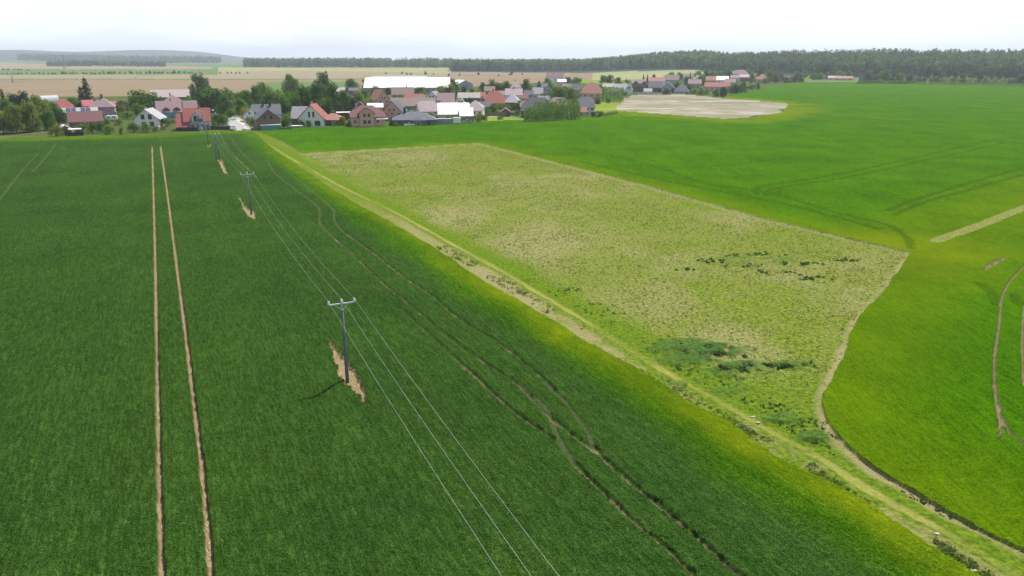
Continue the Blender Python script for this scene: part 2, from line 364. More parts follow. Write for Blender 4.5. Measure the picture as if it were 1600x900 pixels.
for (a, b_, rx, ry, k) in ((1115, 552, 5.2, 1.6, 1), (1150, 575, 3.2, 1.0, .9), (1060, 540, 3.5, 1.0, .8), (1225, 572, 3.4, .8, .6), (1195, 408, 9, 1.3, .45), (1160, 400, 5, 1, .4), (1265, 685, 1.5, .6, .8), (1140, 610, 2.2, .7, .5), (600, 342, 5, .8, .5), (725, 345, 3, .8, .5), (1075, 600, 2, .6, .5), (1155, 694, 1.6, .5, .6), (1215, 655, 1.8, .7, .6)):
    q = P(a, b_); dx = X - q[0]; dy = Y - q[1]; an = -.45; ux = dx * math.cos(an) - dy * math.sin(an); uy = dx * math.sin(an) + dy * math.cos(an)
    weedz = np.maximum(weedz, k * (1 - smooth(.5, 1.25, np.hypot(ux / rx, uy / ry / 1.6) + (n2 - .5) * 1.2)))
weedz *= gf * smooth(.35, .5, vnoise(X, Y, .9, 55))
trk = (1 - smooth(.12, .5, dtrack + (n2 - .5) * .5)) * gf * (.35 + .65 * smooth(.35, .55, n1)) * .85
dsoil = pdist(X, Y, edgeF, far=10)
bareF = (1 - smooth(.25, .9, dsoil + (n2 - .5) * .9)) * gf * .8 * (.45 + .55 * smooth(.38, .55, n1))
stripw = (side < -.8) & gf & (PX > 600) & (PX < 1180)
bareF = np.maximum(bareF, smooth(.32, .5, n2) * stripw * smooth(.8, 1.6, dtrack) * .75 * smooth(600, 650, PX) * (1 - smooth(1000, 1150, PX)) * .7)
stripw2 = (side < -.6) & gf & (PX > 1150)
bareF = np.maximum(bareF, .35 * smooth(.45, .6, n2) * stripw2)
bareF = np.maximum(bareF, inS * .35 * smooth(.4, .55, n2))
pale = np.where(inS, .35, pale)
# a narrow dry margin where the fallow plot meets the crop
dmar = pdist(X, Y, farF, far=10); pale = np.maximum(pale, (1 - smooth(.4, 1.6, dmar + (n2 - .5))) * gf * .8)
att['fringe'] = np.where(inA, fringeA, 0); att['yellow'] = np.where(inA, yelA, yelB)
att['bare'] = np.where(inA, bare, np.where(inB, bareB_, bareF)); att['crushed'] = np.where(inA, crush, cutB * .5)
att['pale'] = pale; att['lush'] = lush; att['track'] = trk; att['weed'] = weedz
# real heights: the crops stand half a metre above the soil, wheel tracks are pressed into them
Z = elev(X, Y)
Z = Z + inA * .42 * (1 - np.clip(np.maximum(att['bare'] * 1.5, dark_cut * .5), 0, 1)) * (1 - .5 * np.clip(crush, 0, 1))
Z = Z + inB * .34 * (1 - np.clip(att['bare'] * 1.3, 0, 1)) * (1 - .75 * cutB)
Z = Z + (inA | inB) * (vnoise(X, Y, .45, 81) - .5) * .10 * smooth(220, 60, r) + (inA | inB) * (n1 - .5) * .25 + (inA | inB) * (vnoise(X, Y, .17, 83) - .5) * .16 * smooth(170, 50, r)
Z = Z + gf * ((n2 - .5) * .18 + (vnoise(X, Y, .6, 82) - .5) * .10 * smooth(260, 80, r)) + weedz * .35 + gf * lush * .06
Z = Z - trk * .06 + (cls >= 5) * -.02

def grid_objects():
    nr, nc = X.shape
    idx = np.arange(nr * nc).reshape(nr, nc)
    q = np.stack([idx[:-1, :-1], idx[:-1, 1:], idx[1:, 1:], idx[1:, :-1]], -1).reshape(-1, 4)
    fc = cls[:-1, :-1].reshape(-1)
    co = np.stack([X, Y, Z], -1).reshape(-1, 3).astype(np.float32)
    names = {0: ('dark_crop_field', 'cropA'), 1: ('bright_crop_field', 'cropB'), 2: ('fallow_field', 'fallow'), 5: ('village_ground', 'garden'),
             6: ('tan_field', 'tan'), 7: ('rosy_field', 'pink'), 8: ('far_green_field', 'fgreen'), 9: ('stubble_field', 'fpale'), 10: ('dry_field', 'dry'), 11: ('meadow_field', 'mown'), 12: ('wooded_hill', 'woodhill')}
    use = {0: ('fringe', 'yellow', 'bare', 'crushed'), 1: ('fringe', 'yellow', 'bare', 'crushed'), 2: ('pale', 'lush', 'track', 'bare', 'weed')}
    for k, (nm, mk) in names.items():
        f = q[fc == k]
        if not len(f): continue
        u, inv = np.unique(f, return_inverse=True)
        me = bpy.data.meshes.new(nm); me.vertices.add(len(u)); me.vertices.foreach_set('co', co[u].ravel())
        nf_ = len(f); me.loops.add(nf_ * 4); me.loops.foreach_set('vertex_index', inv.ravel().astype(np.int32))
        me.polygons.add(nf_); me.polygons.foreach_set('loop_start', np.arange(0, nf_ * 4, 4, dtype=np.int32))
        try: me.polygons.foreach_set('loop_total', np.full(nf_, 4, np.int32))
        except Exception: pass
        me.polygons.foreach_set('use_smooth', np.ones(nf_, bool))
        for a in use.get(k, ()):
            at = me.attributes.new(a, 'FLOAT', 'POINT'); at.data.foreach_set('value', att[a].reshape(-1)[u].astype(np.float32))
        me.materials.append(M[mk]); me.update(calc_edges=True)
        o = bpy.data.objects.new(nm, me); o['kind'] = 'structure'; col.objects.link(o)
grid_objects()
# everything outside the surveyed sector: one broad sheet to the horizon
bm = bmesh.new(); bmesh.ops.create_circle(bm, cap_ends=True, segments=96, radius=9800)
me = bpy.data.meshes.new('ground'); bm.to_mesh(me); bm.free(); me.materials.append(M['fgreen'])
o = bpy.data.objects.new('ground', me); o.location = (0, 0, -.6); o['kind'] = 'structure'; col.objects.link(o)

# ------------------------------------------------------------------ object helpers
def empty(name, loc, rz=0.0, label=None, cat=None, group=None):
    o = bpy.data.objects.new(name, None); o.location = loc; o.rotation_euler = (0, 0, rz); o.empty_display_size = .5
    col.objects.link(o); tag(o, label, cat, group); return o
def tag(o, label=None, cat=None, group=None, kind=None):
    if label: o['label'] = label
    if cat: o['category'] = cat
    if group: o['group'] = group
    if kind: o['kind'] = kind
    return o
class MB:
    """collects shapes into one mesh"""
    def __init__(s): s.v = []; s.f = []
    def poly(s, pts, faces):
        n = len(s.v); s.v += [tuple(p) for p in pts]; s.f += [tuple(i + n for i in f) for f in faces]; return s
    def box(s, x0, x1, y0, y1, z0, z1):
        return s.poly([(x0, y0, z0), (x1, y0, z0), (x1, y1, z0), (x0, y1, z0), (x0, y0, z1), (x1, y0, z1), (x1, y1, z1), (x0, y1, z1)],
                      [(0, 3, 2, 1), (4, 5, 6, 7), (0, 1, 5, 4), (1, 2, 6, 5), (2, 3, 7, 6), (3, 0, 4, 7)])
    def tube(s, pts, rad, n=8, cap=True):
        pts = [Vector(p) for p in pts]; rads = rad if isinstance(rad, (list, tuple)) else [rad] * len(pts)
        base = len(s.v)
        for i, p in enumerate(pts):
            d = (pts[min(i + 1, len(pts) - 1)] - pts[max(i - 1, 0)]).normalized()
            up = Vector((0, 0, 1)) if abs(d.z) < .9 else Vector((1, 0, 0))
            a = d.cross(up).normalized(); b = d.cross(a)
            for k in range(n):
                t = 2 * math.pi * k / n; s.v.append(tuple(p + (a * math.cos(t) + b * math.sin(t)) * rads[i]))
        for i in range(len(pts) - 1):
            for k in range(n):
                s.f.append((base + i * n + k, base + i * n + (k + 1) % n, base + (i + 1) * n + (k + 1) % n, base + (i + 1) * n + k))
        if cap:
            s.f.append(tuple(base + k for k in range(n))[::-1]); s.f.append(tuple(base + (len(pts) - 1) * n + k for k in range(n)))
        return s
    def build(s, name, mt, parent=None, smooth_=False, loc=None):
        me = bpy.data.meshes.new(name); me.from_pydata(s.v, [], s.f); me.materials.append(mt)
        if smooth_: me.polygons.foreach_set('use_smooth', [True] * len(me.polygons))
        me.update()
        o = bpy.data.objects.new(name, me); col.objects.link(o)
        if parent: o.parent = parent
        if loc: o.location = loc
        return o
def copy_tree(o, parent=None):
    c = o.copy(); col.objects.link(c)
    if parent: c.parent = parent
    for ch in list(o.children): copy_tree(ch, c)
    return c
def at(px, py): x, y = P(px, py); return (x, y, 0)
ri = random.Random(7)

# ------------------------------------------------------------------ power line
M['pole'] = simple('weathered_grey_pole', (.15, .155, .155), .25, 1.5, .75)
M['galv'] = simple('galvanised_steel', (.42, .45, .47), .12, 3, .5, .4)
M['porc'] = simple('white_porcelain', (.75, .78, .80), .05, 3, .3, .5)
M['wire'] = simple('aluminium_wire', (.50, .56, .48), .05, 1, .55, .4)
M['bluegrey'] = simple('blue_grey_paint', (.16, .24, .30), .1, 1, .6, .3)
p_base = [P(543, 597), P(393, 335), P(341, 252), P(326, 229), P(315, 205.5)]
ldir = Vector((p_base[1][0] - p_base[0][0], p_base[1][1] - p_base[0][1], 0)).normalized()
arm_a = math.atan2(ldir.y, ldir.x) - math.pi / 2
arms_h = 7.55
lean = [(-.02), 0, 0, 0]
plabels = ['nearest grey power pole, standing in a bare diamond of soil in the dark crop',
           'second power pole from the camera, beside a curved sliver of bare soil',
           'stout twin legged power pole, third one out across the dark crop',
           'small power pole near the village edge, just in front of the transformer station']
pole_tops = []
def make_pole(i, pos, twin=False):
    root = empty('power_pole', (pos[0], pos[1], 0), arm_a, plabels[i], 'power pole', 'power poles across the dark crop field')
    hs = 6.9
    if twin:
        a = MB(); a.tube([(-.42, 0, -.3), (-.2, 0, hs)], [.19, .14], 10); a.build('pole', M['pole'], root, True)
        a = MB(); a.tube([(.42, 0, -.3), (.2, 0, hs)], [.19, .14], 10); a.build('pole', M['pole'], root, True)
        for z in (1.5, 3.6, 5.6): a = MB(); a.box(-.40, .40, -.05, .05, z, z + .1); a.build('cross_tie', M['pole'], root)
    else:
        a = MB(); a.tube([(0, 0, -.3), (0, 0, 3.4), (0, 0, hs)], [.17, .145, .115], 12); a.build('pole', M['pole'], root, True)
    a = MB(); a.tube([(0, 0, hs - .02), (0, 0, hs + .06)], .125 if not twin else .2, 12); a.build('pole_cap', M['galv'], root, True)
    a = MB(); a.box(-.045, .045, -.045, .045, hs + .04, arms_h + .06); a.build('head_post', M['galv'], root)
    a = MB(); a.box(-1.18, 1.18, -.05, .05, arms_h - .12, arms_h - .03); a.box(-1.18, 1.18, -.075, .075, arms_h - .03, arms_h - .01)
    a.build('crossarm', M['galv'], root)
    a = MB()
    for s_ in (-1, 1): a.tube([(s_ * .62, 0, arms_h - .14), (s_ * .05, 0, hs + .1)], .022, 6)
    a.build('arm_brace', M['galv'], root)
    for s_ in (-1.12, 0, 1.12):
        z0 = arms_h + (.05 if s_ == 0 else -.02)
        a = MB(); a.tube([(s_, 0, z0), (s_, 0, z0 + .06), (s_, 0, z0 + .07), (s_, 0, z0 + .12), (s_, 0, z0 + .13), (s_, 0, z0 + .18), (s_, 0, z0 + .19), (s_, 0, z0 + .27), (s_, 0, z0 + .33)],
                         [.05, .05, .11, .10, .05, .115, .06, .085, .05], 12)
        a.build('insulator', M['porc'], root, True)
    return root
for i in range(4): make_pole(i, p_base[i], twin=(i == 2))
# transformer station: two columns, platform, transformer tank
tr = empty('transformer_station', (p_base[4][0], p_base[4][1], 0), arm_a, 'pole mounted transformer station with two blue grey columns by the red roofed house', 'transformer')
for s_ in (-1.2, 1.2):
    a = MB(); a.tube([(s_, 0, -.3), (s_ * .92, 0, 8.2)], [.30, .22], 10); a.build('column', M['bluegrey'], tr, True)
a = MB(); a.box(-1.5, 1.5, -.5, .5, 3.6, 3.75); a.build('platform', M['galv'], tr)
a = MB(); a.box(-.7, .7, -.42, .42, 3.75, 5.1); [a.box(-.65 + k * .2, -.6 + k * .2, -.62, -.42, 3.9, 4.9) for k in range(7)]; a.build('tank', M['pole'], tr)
a = MB(); a.box(-1.6, 1.6, -.08, .08, 7.6, 7.75); a.box(-1.4, 1.4, -.08, .08, 6.3, 6.42); a.build('crossarm', M['galv'], tr)
for s_ in (-1.12, 0, 1.12):
    a = MB(); a.tube([(s_, 0, 7.75), (s_, 0, 7.85), (s_, 0, 7.95), (s_, 0, 8.05)], [.06, .13, .12, .05], 10); a.build('insulator', M['porc'], tr, True)
a = MB(); a.box(-.55, .55, -.45, -.05, .7, 2.0); a.build('switch_cabinet', M['galv'], tr)
# the three conductors hang from pole to pole and pass below the camera
ends = [Vector((p_base[0][0] - ldir.x * 81.5, p_base[0][1] - ldir.y * 81.5, 0))] + [Vector((p[0], p[1], 0)) for p in p_base]
side_v = Vector((math.cos(arm_a), math.sin(arm_a), 0))
for k, (s_, lb) in enumerate(((-1.12, 'left'), (0, 'middle'), (1.12, 'right'))):
    pts = []
    for a_, b_ in zip(ends[:-1], ends[1:]):
        ln = (b_ - a_).length; sag = 1.1 * (ln / 81.5) ** 2
        z0 = arms_h + .30 + (.07 if s_ == 0 else 0)
        for j in range(24):
            t_ = j / 24; q = a_.lerp(b_, t_); pts.append(tuple(q + side_v * s_ + Vector((0, 0, z0 - sag * 4 * t_ * (1 - t_)))))
    pts.append(tuple(ends[-1] + side_v * s_ + Vector((0, 0, arms_h + .35))))
    mb = MB(); mb.tube(pts, .0068, 6)
    tag(mb.build('power_line', M['wire'], None, True), lb + ' one of the three overhead wires strung across the dark crop', 'power line', 'overhead wires of the pole line')
# lattice pylons far out on the ploughed plain
def pylon(px, base, top, lab):
    x, y = P(px, base); h = (base - top) * mpp(y); root = empty('lattice_pylon', (x, y, 0), .3, lab, 'pylon', 'lattice pylons on the far plain')
    wv = h * .09; th_ = max(.12, mpp(y) * .16)
    a = MB()
    for sx in (-1, 1):
        for sy in (-1, 1): a.tube([(sx * wv, sy * wv, -.5), (sx * wv * .25, sy * wv * .25, h * .7), (0, 0, h)], th_, 5)
    for j in range(8):
        z0 = h * .1 * j; z1 = h * .1 * (j + 1); w0 = wv * (1 - .75 * j / 7); w1 = wv * (1 - .75 * min(7, j + 1) / 7)
        for sy in (-1, 1): a.tube([(-w0, sy * w0, z0), (w1, sy * w1, z1)], th_ * .6, 4); a.tube([(w0, sy * w0, z0), (-w1, sy * w1, z1)], th_ * .6, 4)
    a.build('mast', M['galv_dark'], root)
    for z_, l_ in ((.72, .22), (.84, .17)):
        a = MB(); a.tube([(-h * l_, 0, h * z_), (h * l_, 0, h * z_)], th_ * .9, 5); a.build('crossarm', M['galv_dark'], root)
M['galv_dark'] = simple('dull_steel', (.22, .24, .26), .1)
pylon(101, 108.5, 86, 'faint lattice pylon far off above the green strip left of the spruce')
pylon(20, 129, 118, 'small lattice pylon on the ploughed field above the left hand thicket')

# ------------------------------------------------------------------ foliage
def leafmat(name, d, l, trans=.5, sc_=2.2):
    m, t, b = newmat(name); v = objvec(t)
    oi = N(t, 'ShaderNodeObjectInfo')
    f1, _ = noisef(t, v, sc_, 4, .65, .36, .64)
    c = mixc(t, f1, d, l)
    hv = N(t, 'ShaderNodeMapRange'); t.links.new(oi.outputs['Random'], hv.inputs['Value']); hv.inputs['To Min'].default_value = .82; hv.inputs['To Max'].default_value = 1.18
    cc = N(t, 'ShaderNodeCombineColor')
    for s_ in ('Red', 'Green', 'Blue'): t.links.new(hv.outputs['Result'], cc.inputs[s_])
    c = mixc(t, 1.0, c, cc.outputs['Color'], 'MULTIPLY')
    t.links.new(c, b.inputs['Base Color']); b.inputs['Specular IOR Level'].default_value = .15
    tr_ = N(t, 'ShaderNodeBsdfTranslucent'); t.links.new(c, tr_.inputs['Color']); ms = N(t, 'ShaderNodeMixShader'); ms.inputs[0].default_value = trans
    t.links.new(b.outputs[0], ms.inputs[1]); t.links.new(tr_.outputs[0], ms.inputs[2]); t.links.new(ms.outputs[0], t.nodes['Material Output'].inputs['Surface'])
    return m
M['bark'] = simple('bark', (.12, .09, .065), .3, 3, .95, bump=.4)
LEAF = {'dark': leafmat('dark_leaves', (.034, .095, .010), (.14, .26, .028)), 'mid': leafmat('mid_green_leaves', (.065, .15, .014), (.21, .35, .04)),
        'bright': leafmat('fresh_green_leaves', (.065, .16, .010), (.19, .32, .028)), 'olive': leafmat('olive_leaves', (.11, .17, .022), (.32, .38, .065)),
        'grey': leafmat('silvery_leaves', (.10, .14, .065), (.26, .30, .17)), 'yellow': leafmat('yellow_blossom', (.25, .22, .01), (.5, .42, .03)),
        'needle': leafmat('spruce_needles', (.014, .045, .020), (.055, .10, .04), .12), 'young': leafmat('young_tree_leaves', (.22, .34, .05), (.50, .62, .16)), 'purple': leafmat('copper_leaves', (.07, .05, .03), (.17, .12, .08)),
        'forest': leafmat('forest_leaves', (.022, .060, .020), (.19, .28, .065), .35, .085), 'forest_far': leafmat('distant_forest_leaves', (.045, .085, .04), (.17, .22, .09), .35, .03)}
def quads(cen, nor, size, rng, elong=1.3):
    """leaf cards: one quad per centre, roughly facing its normal"""
    n = len(cen); nor = nor + rng.normal(0, .45, (n, 3)); nor /= np.linalg.norm(nor, axis=1)[:, None] + 1e-9
    r_ = rng.normal(0, 1, (n, 3)); a = np.cross(nor, r_); a /= np.linalg.norm(a, axis=1)[:, None] + 1e-9; b = np.cross(nor, a)
    s = size * rng.uniform(.6, 1.3, (n, 1)); a = a * s * elong; b = b * s
    v = np.stack([cen - a, cen - b * .8 + a * .1, cen + a, cen + b * .8 + a * .1], 1).reshape(-1, 3)
    return v
def mesh_quads(name, v, mt):
    n = len(v) // 4; me = bpy.data.meshes.new(name); me.vertices.add(len(v)); me.vertices.foreach_set('co', v.astype(np.float32).ravel())
    me.loops.add(n * 4); me.loops.foreach_set('vertex_index', np.arange(n * 4, dtype=np.int32)); me.polygons.add(n)
    me.polygons.foreach_set('loop_start', np.arange(0, n * 4, 4, dtype=np.int32))
    try: me.polygons.foreach_set('loop_total', np.full(n, 4, np.int32))
    except Exception: pass
    me.materials.append(mt); me.update(calc_edges=True); return me
def broad(seed, nb=40, leaves=85, low=.02, squash=1.0, rad=.5, bs=(.13, .21), ls=.030):
    """crown of a unit-height broadleaf: leaf clumps spread over an uneven ellipsoid"""
    g = np.random.default_rng(seed); V = []
    cz = (1 + low) / 2; hz = (1 - low) / 2
    for i in range(nb):
        d = g.normal(0, 1, 3); d /= np.linalg.norm(d); k = g.uniform(.45, .86) if i % 4 else g.uniform(0, .4)
        w_ = 1 - .25 * max(0, d[2]) 
        c = np.array([d[0] * rad * k * w_, d[1] * rad * k * w_, cz + d[2] * hz * k]); b = g.uniform(*bs)
        if i % 4 == 1: an_ = g.uniform(0, 6.28); c = np.array([math.cos(an_) * rad * .66, math.sin(an_) * rad * .66, max(low, .0) + g.uniform(.1, .3)])
        dd = g.normal(0, 1, (leaves, 3)); dd /= np.linalg.norm(dd, axis=1)[:, None]
        p = c + dd * b * np.array([1, 1, .8]) * g.uniform(.7, 1.08, (leaves, 1))
        V.append(quads(p, dd * .9 + d * .35 + np.array([0, 0, .25]), ls, g))
    v = np.concatenate(V); v[:, 2] = np.maximum(v[:, 2], .03)
    return v
def conifer(seed, tiers=22, per=70, rad=.27):
    g = np.random.default_rng(seed); V = []
    for i in range(tiers):
        z = .06 + .9 * (i / tiers) ** .92; rr = rad * (1 - z) ** .8 * g.uniform(.8, 1.15) + .012; n = int(per * (1 - z * .75))
        a = g.uniform(0, 2 * math.pi, n); lob = .8 + .25 * np.sin(a * g.integers(5, 8) + g.uniform(0, 6)); q = np.sqrt(g.uniform(.08, 1, n)) * rr * lob
        p = np.stack([np.cos(a) * q, np.sin(a) * q, z - q * .35 + g.normal(0, .008, n)], 1)
        V.append(quads(p, np.stack([np.cos(a) * .6, np.sin(a) * .6, np.full(n, .8)], 1), .020, g, 1.6))
    V.append(quads(np.array([[0, 0, .965], [0, 0, .985], [.003, 0, .95]]), np.array([[1., 0, 0], [0, 1., 0], [1., 1., 0]]), .012, g))
    return np.concatenate(V)
def columnv(seed, rad=.26, n=2200):
    g = np.random.default_rng(seed); z = g.uniform(.02, 1, n); a = g.uniform(0, 2 * math.pi, n)
    rr = rad * np.sin(np.clip(z, 0, 1) ** .7 * math.pi * .93 + .12) ** .6 * (.75 + .3 * np.sin(a * 3 + z * 9) * .5 + g.uniform(0, .3, n))
    p = np.stack([np.cos(a) * rr, np.sin(a) * rr, z], 1)
    return quads(p, np.stack([np.cos(a), np.sin(a), np.full(n, .5)], 1), .026, g)
def trunk_mesh(seed, top=.7, r0=.028):
    g = random.Random(seed); a = MB(); a.tube([(0, 0, -.04), (.004, 0, .12), (g.uniform(-.02, .02), g.uniform(-.02, .02), .4), (0, 0, top)], [r0 * 1.25, r0, r0 * .7, r0 * .25], 8)
    for k in range(5):
        an = k * 1.257 + g.uniform(-.3, .3); z0 = .2 + .07 * k; l_ = g.uniform(.2, .33)
        a.tube([(0, 0, z0), (math.cos(an) * l_ * .5, math.sin(an) * l_ * .5, z0 + .12), (math.cos(an) * l_, math.sin(an) * l_, z0 + .24)], [r0 * .5, r0 * .33, r0 * .12], 6)
    me = bpy.data.meshes.new('trunk'); me.from_pydata(a.v, [], a.f); me.materials.append(M['bark']); me.update(); return me
TR = [trunk_mesh(i) for i in range(3)]
PROTO = {'broad': [broad(i, 34 + 3 * i) for i in range(5)], 'shrub': [broad(40 + i, 22, 75, .0, rad=.55, bs=(.16, .26)) for i in range(4)],
         'conifer': [conifer(60 + i) for i in range(3)], 'column': [columnv(70 + i) for i in range(2)], 'airy': [broad(80 + i, 46, 52, .05, rad=.42, bs=(.10, .16)) for i in range(3)],
         'tiny': [broad(90 + i, 12, 40, .0, rad=.5, bs=(.2, .32), ls=.055) for i in range(3)]}
_cr = {}
def crown_mesh(shape, k, leaf):
    key = (shape, k, leaf)
    if key not in _cr: _cr[key] = mesh_quads('crown', PROTO[shape][k], LEAF[leaf])
    return _cr[key]
_n = [0]
KIND = {'broad': 'broadleaf_tree', 'airy': 'broadleaf_tree', 'conifer': 'conifer_tree', 'column': 'columnar_tree', 'shrub': 'shrub', 'tiny': 'small_tree'}
def tree(px, base, top, wpx, shape, leaf, label, group='trees and shrubs of the village', z=0.0):
    x, y = P(px, base); s = mpp(y); h = (base - top) * s; w_ = wpx * s; _n[0] += 1; k = _n[0] % len(PROTO[shape])
    nw = {'broad': 1.02, 'airy': .86, 'conifer': .52, 'column': .56, 'shrub': 1.12, 'tiny': 1.05}[shape]
    root = empty(KIND[shape], (x, y, z), ri.uniform(0, 6.28), label, 'shrub' if shape == 'shrub' else 'tree', group)
    root.scale = (w_ / nw, w_ / nw, h)
    c = bpy.data.objects.new('crown', crown_mesh(shape, k, leaf)); c.parent = root; col.objects.link(c)
    if shape != 'shrub' or h > 3:
        t_ = bpy.data.objects.new('trunk', TR[k % 3]); t_.parent = root; col.objects.link(t_)
    return root
def hedge(px0, b0, px1, b1, hpx, thick, leaf, label, tuft=.32, name='hedge', peaks=0):
    (x0, y0), (x1, y1) = P(px0, b0), P(px1, b1); s = mpp((y0 + y1) / 2); h = hpx * s; L_ = math.hypot(x1 - x0, y1 - y0); g = np.random.default_rng(int(px0 * 7 + b0))
    n = int(min(30000, L_ * (h * 2 + thick) / (tuft * tuft) * 1.5))
    u = g.uniform(0, L_, n); per = (h * .32 if peaks else 1e9)
    pk = 1 + (0.28 * np.abs(np.sin(u / per * math.pi)) * (.4 + vnoise(u, u * 0, per, 4)) - .12 if peaks else 0) + (vnoise(u, u * 0, h * .5, 7) - .5) * .16
    face = g.integers(0, 4, n); vv = g.uniform(0, 1, n)
    zz = np.where(face == 0, h * pk, h * pk * vv); yy = np.where(face == 0, (vv - .5) * thick, np.where(face == 1, -thick / 2, thick / 2)) * (1 - .35 * (zz / h) ** 3 * (peaks > 0))
    if peaks: yy = yy * (.75 + .35 * np.abs(np.sin(u / per * math.pi)))
    endf = face == 3; yy = np.where(endf, (g.uniform(0, 1, n) - .5) * thick, yy); u2 = np.where(endf & (vv < .5), g.uniform(0, .4, n), np.where(endf, L_ - g.uniform(0, .4, n), u)) 
    small = endf & (g.uniform(0, 1, n) < .7); u2 = np.where(small, u, u2); yy = np.where(small, -thick / 2, yy)
    p = np.stack([u2, yy + g.normal(0, .15, n), zz], 1)
    nn = np.stack([g.normal(0, .3, n), np.sign(yy) * np.where(face == 0, .2, 1), np.where(face == 0, 1.2, .35)], 1)
    me = mesh_quads(name, quads(p, nn, tuft * .55, g), LEAF[leaf])
    o = bpy.data.objects.new(name, me); o.location = (x0, y0, 0); o.rotation_euler = (0, 0, math.atan2(y1 - y0, x1 - x0)); col.objects.link(o)
    return tag(o, label, 'hedge')
def elev1(x, y): return float(elev(np.array([x]), np.array([y]))[0])

# forest masses: hundreds of crowns that read as one wood
def wood(name, spec, leaf, seed, label, qs, nq, hh, spacing, conif=.25):
    """spec: list of (px, front base row, depth in metres); trees are scattered behind the front line"""
    g = np.random.default_rng(seed); V = []
    for (pa, ba, da), (pb, bb_, db) in zip(spec[:-1], spec[1:]):
        pm = (pa + pb) / 2; y0 = P(pm, (ba + bb_) / 2)[1]; width = abs(pb - pa) * mpp(y0); depth = (da + db) / 2
        n = int(width * depth / spacing ** 2); nf = int(width / spacing * 2.2)
        for j in range(n + nf):
            px = pa + (pb - pa) * g.random(); t_ = (px - pa) / (pb - pa); base = ba + (bb_ - ba) * t_; x, y = P(px, base)
            dd = (da + (db - da) * t_) * (g.random() if j < n else g.random() * .03); q = 1 + dd / y; x *= q; y *= q
            e = elev1(x, y) if False else 0
            h = hh * g.uniform(.6, 1.22); r_ = h * g.uniform(.17, .26); V.append((x, y, h, r_, g.random() < conif, g.random() < .55 or j >= n))
    V = np.array(V, dtype=float); el = elev(V[:, 0], V[:, 1]); out_ = []
    for (x, y, h, r_, cf, lowf), e in zip(V, el):
        d = g.normal(0, 1, (nq, 3)); d /= np.linalg.norm(d, axis=1)[:, None]
        if cf:
            zz = g.uniform(.12, 1, nq); k = r_ * .85 * (1 - zz) ** .8 + .2; p = np.stack([d[:, 0] * k, d[:, 1] * k, zz * h], 1)
        else:
            p = np.stack([d[:, 0] * r_, d[:, 1] * r_, h * .58 + d[:, 2] * h * .40], 1) * 1.0
        out_.append(quads(p + [x, y, e - .5], d + [0, 0, .35], qs, g, 1.15))
    me = mesh_quads(name, np.concatenate(out_), LEAF[leaf]); o = bpy.data.objects.new(name, me); col.objects.link(o)
    return tag(o, label, 'forest', None, 'stuff')
wood('forest', [(703, 111, 220), (800, 112, 330), (920, 112, 330), (1000, 114, 420), (1120, 116, 420)], 'forest', 1, 'long dark wood across the plain behind the village', 1.35, 62, 22, 7.5)
wood('forest', [(1120, 117, 420), (1240, 119, 420), (1330, 121, 420), (1400, 121.5, 500), (1500, 124, 480), (1600, 125, 480), (1760, 129, 480)], 'forest', 2, 'tall mixed forest along the right edge of the bright crop', 1.2, 62, 21, 7.0, .4)
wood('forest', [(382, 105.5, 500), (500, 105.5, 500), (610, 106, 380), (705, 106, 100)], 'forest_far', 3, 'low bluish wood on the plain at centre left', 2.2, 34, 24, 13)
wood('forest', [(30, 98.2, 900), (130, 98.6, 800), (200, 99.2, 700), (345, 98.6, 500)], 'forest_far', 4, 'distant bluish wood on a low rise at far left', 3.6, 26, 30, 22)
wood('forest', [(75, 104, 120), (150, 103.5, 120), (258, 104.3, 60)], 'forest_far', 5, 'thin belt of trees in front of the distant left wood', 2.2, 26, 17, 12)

# haze: an even, thin volume of air around the whole scene
bm = bmesh.new(); bmesh.ops.create_cube(bm, size=1)
me = bpy.data.meshes.new('haze'); bm.to_mesh(me); bm.free(); hz_o = bpy.data.objects.new('haze', me); col.objects.link(hz_o)
hz_o.scale = (20000, 10600, 142); hz_o.location = (0, 4700, 69.3); hz_o['kind'] = 'stuff'
hm = bpy.data.materials.new('thin_air'); hm.use_nodes = True; ht = hm.node_tree; ht.nodes.clear()
ho = ht.nodes.new('ShaderNodeOutputMaterial'); pv = ht.nodes.new('ShaderNodeVolumePrincipled'); ht.links.new(pv.outputs[0], ho.inputs['Volume'])
pv.inputs['Color'].default_value = (.80, .90, 1.0, 1); pv.inputs['Density'].default_value = 1.3e-4; pv.inputs['Anisotropy'].default_value = .25
me.materials.append(hm)

# ------------------------------------------------------------------ village buildings
def roofmat(name, c, var=.14, rib=0.0, rough=.75, spec=.25):
    m, t, b = newmat(name); v = objvec(t)
    f, raw = noisef(t, v, .9, 5, .65, .3, .7); f2, _ = noisef(t, v, 5, 2, .5, .3, .7)
    cc = mixc(t, f, tuple(k * (1 - var) for k in c), tuple(min(1, k * (1 + var)) for k in c))
    cc = mixc(t, 1.0, cc, mixc(t, f2, (.88,) * 3, (1.1,) * 3), 'MULTIPLY')
    wv = N(t, 'ShaderNodeTexWave', Scale=1.1 if not rib else rib); wv.bands_direction = 'X'; t.links.new(v, wv.inputs['Vector'])
    bp = N(t, 'ShaderNodeBump', Strength=.3, Distance=.05); t.links.new(wv.outputs['Fac'], bp.inputs['Height']); t.links.new(bp.outputs['Normal'], b.inputs['Normal'])
    t.links.new(cc, b.inputs['Base Color']); b.inputs['Roughness'].default_value = rough; b.inputs['Specular IOR Level'].default_value = spec
    return m
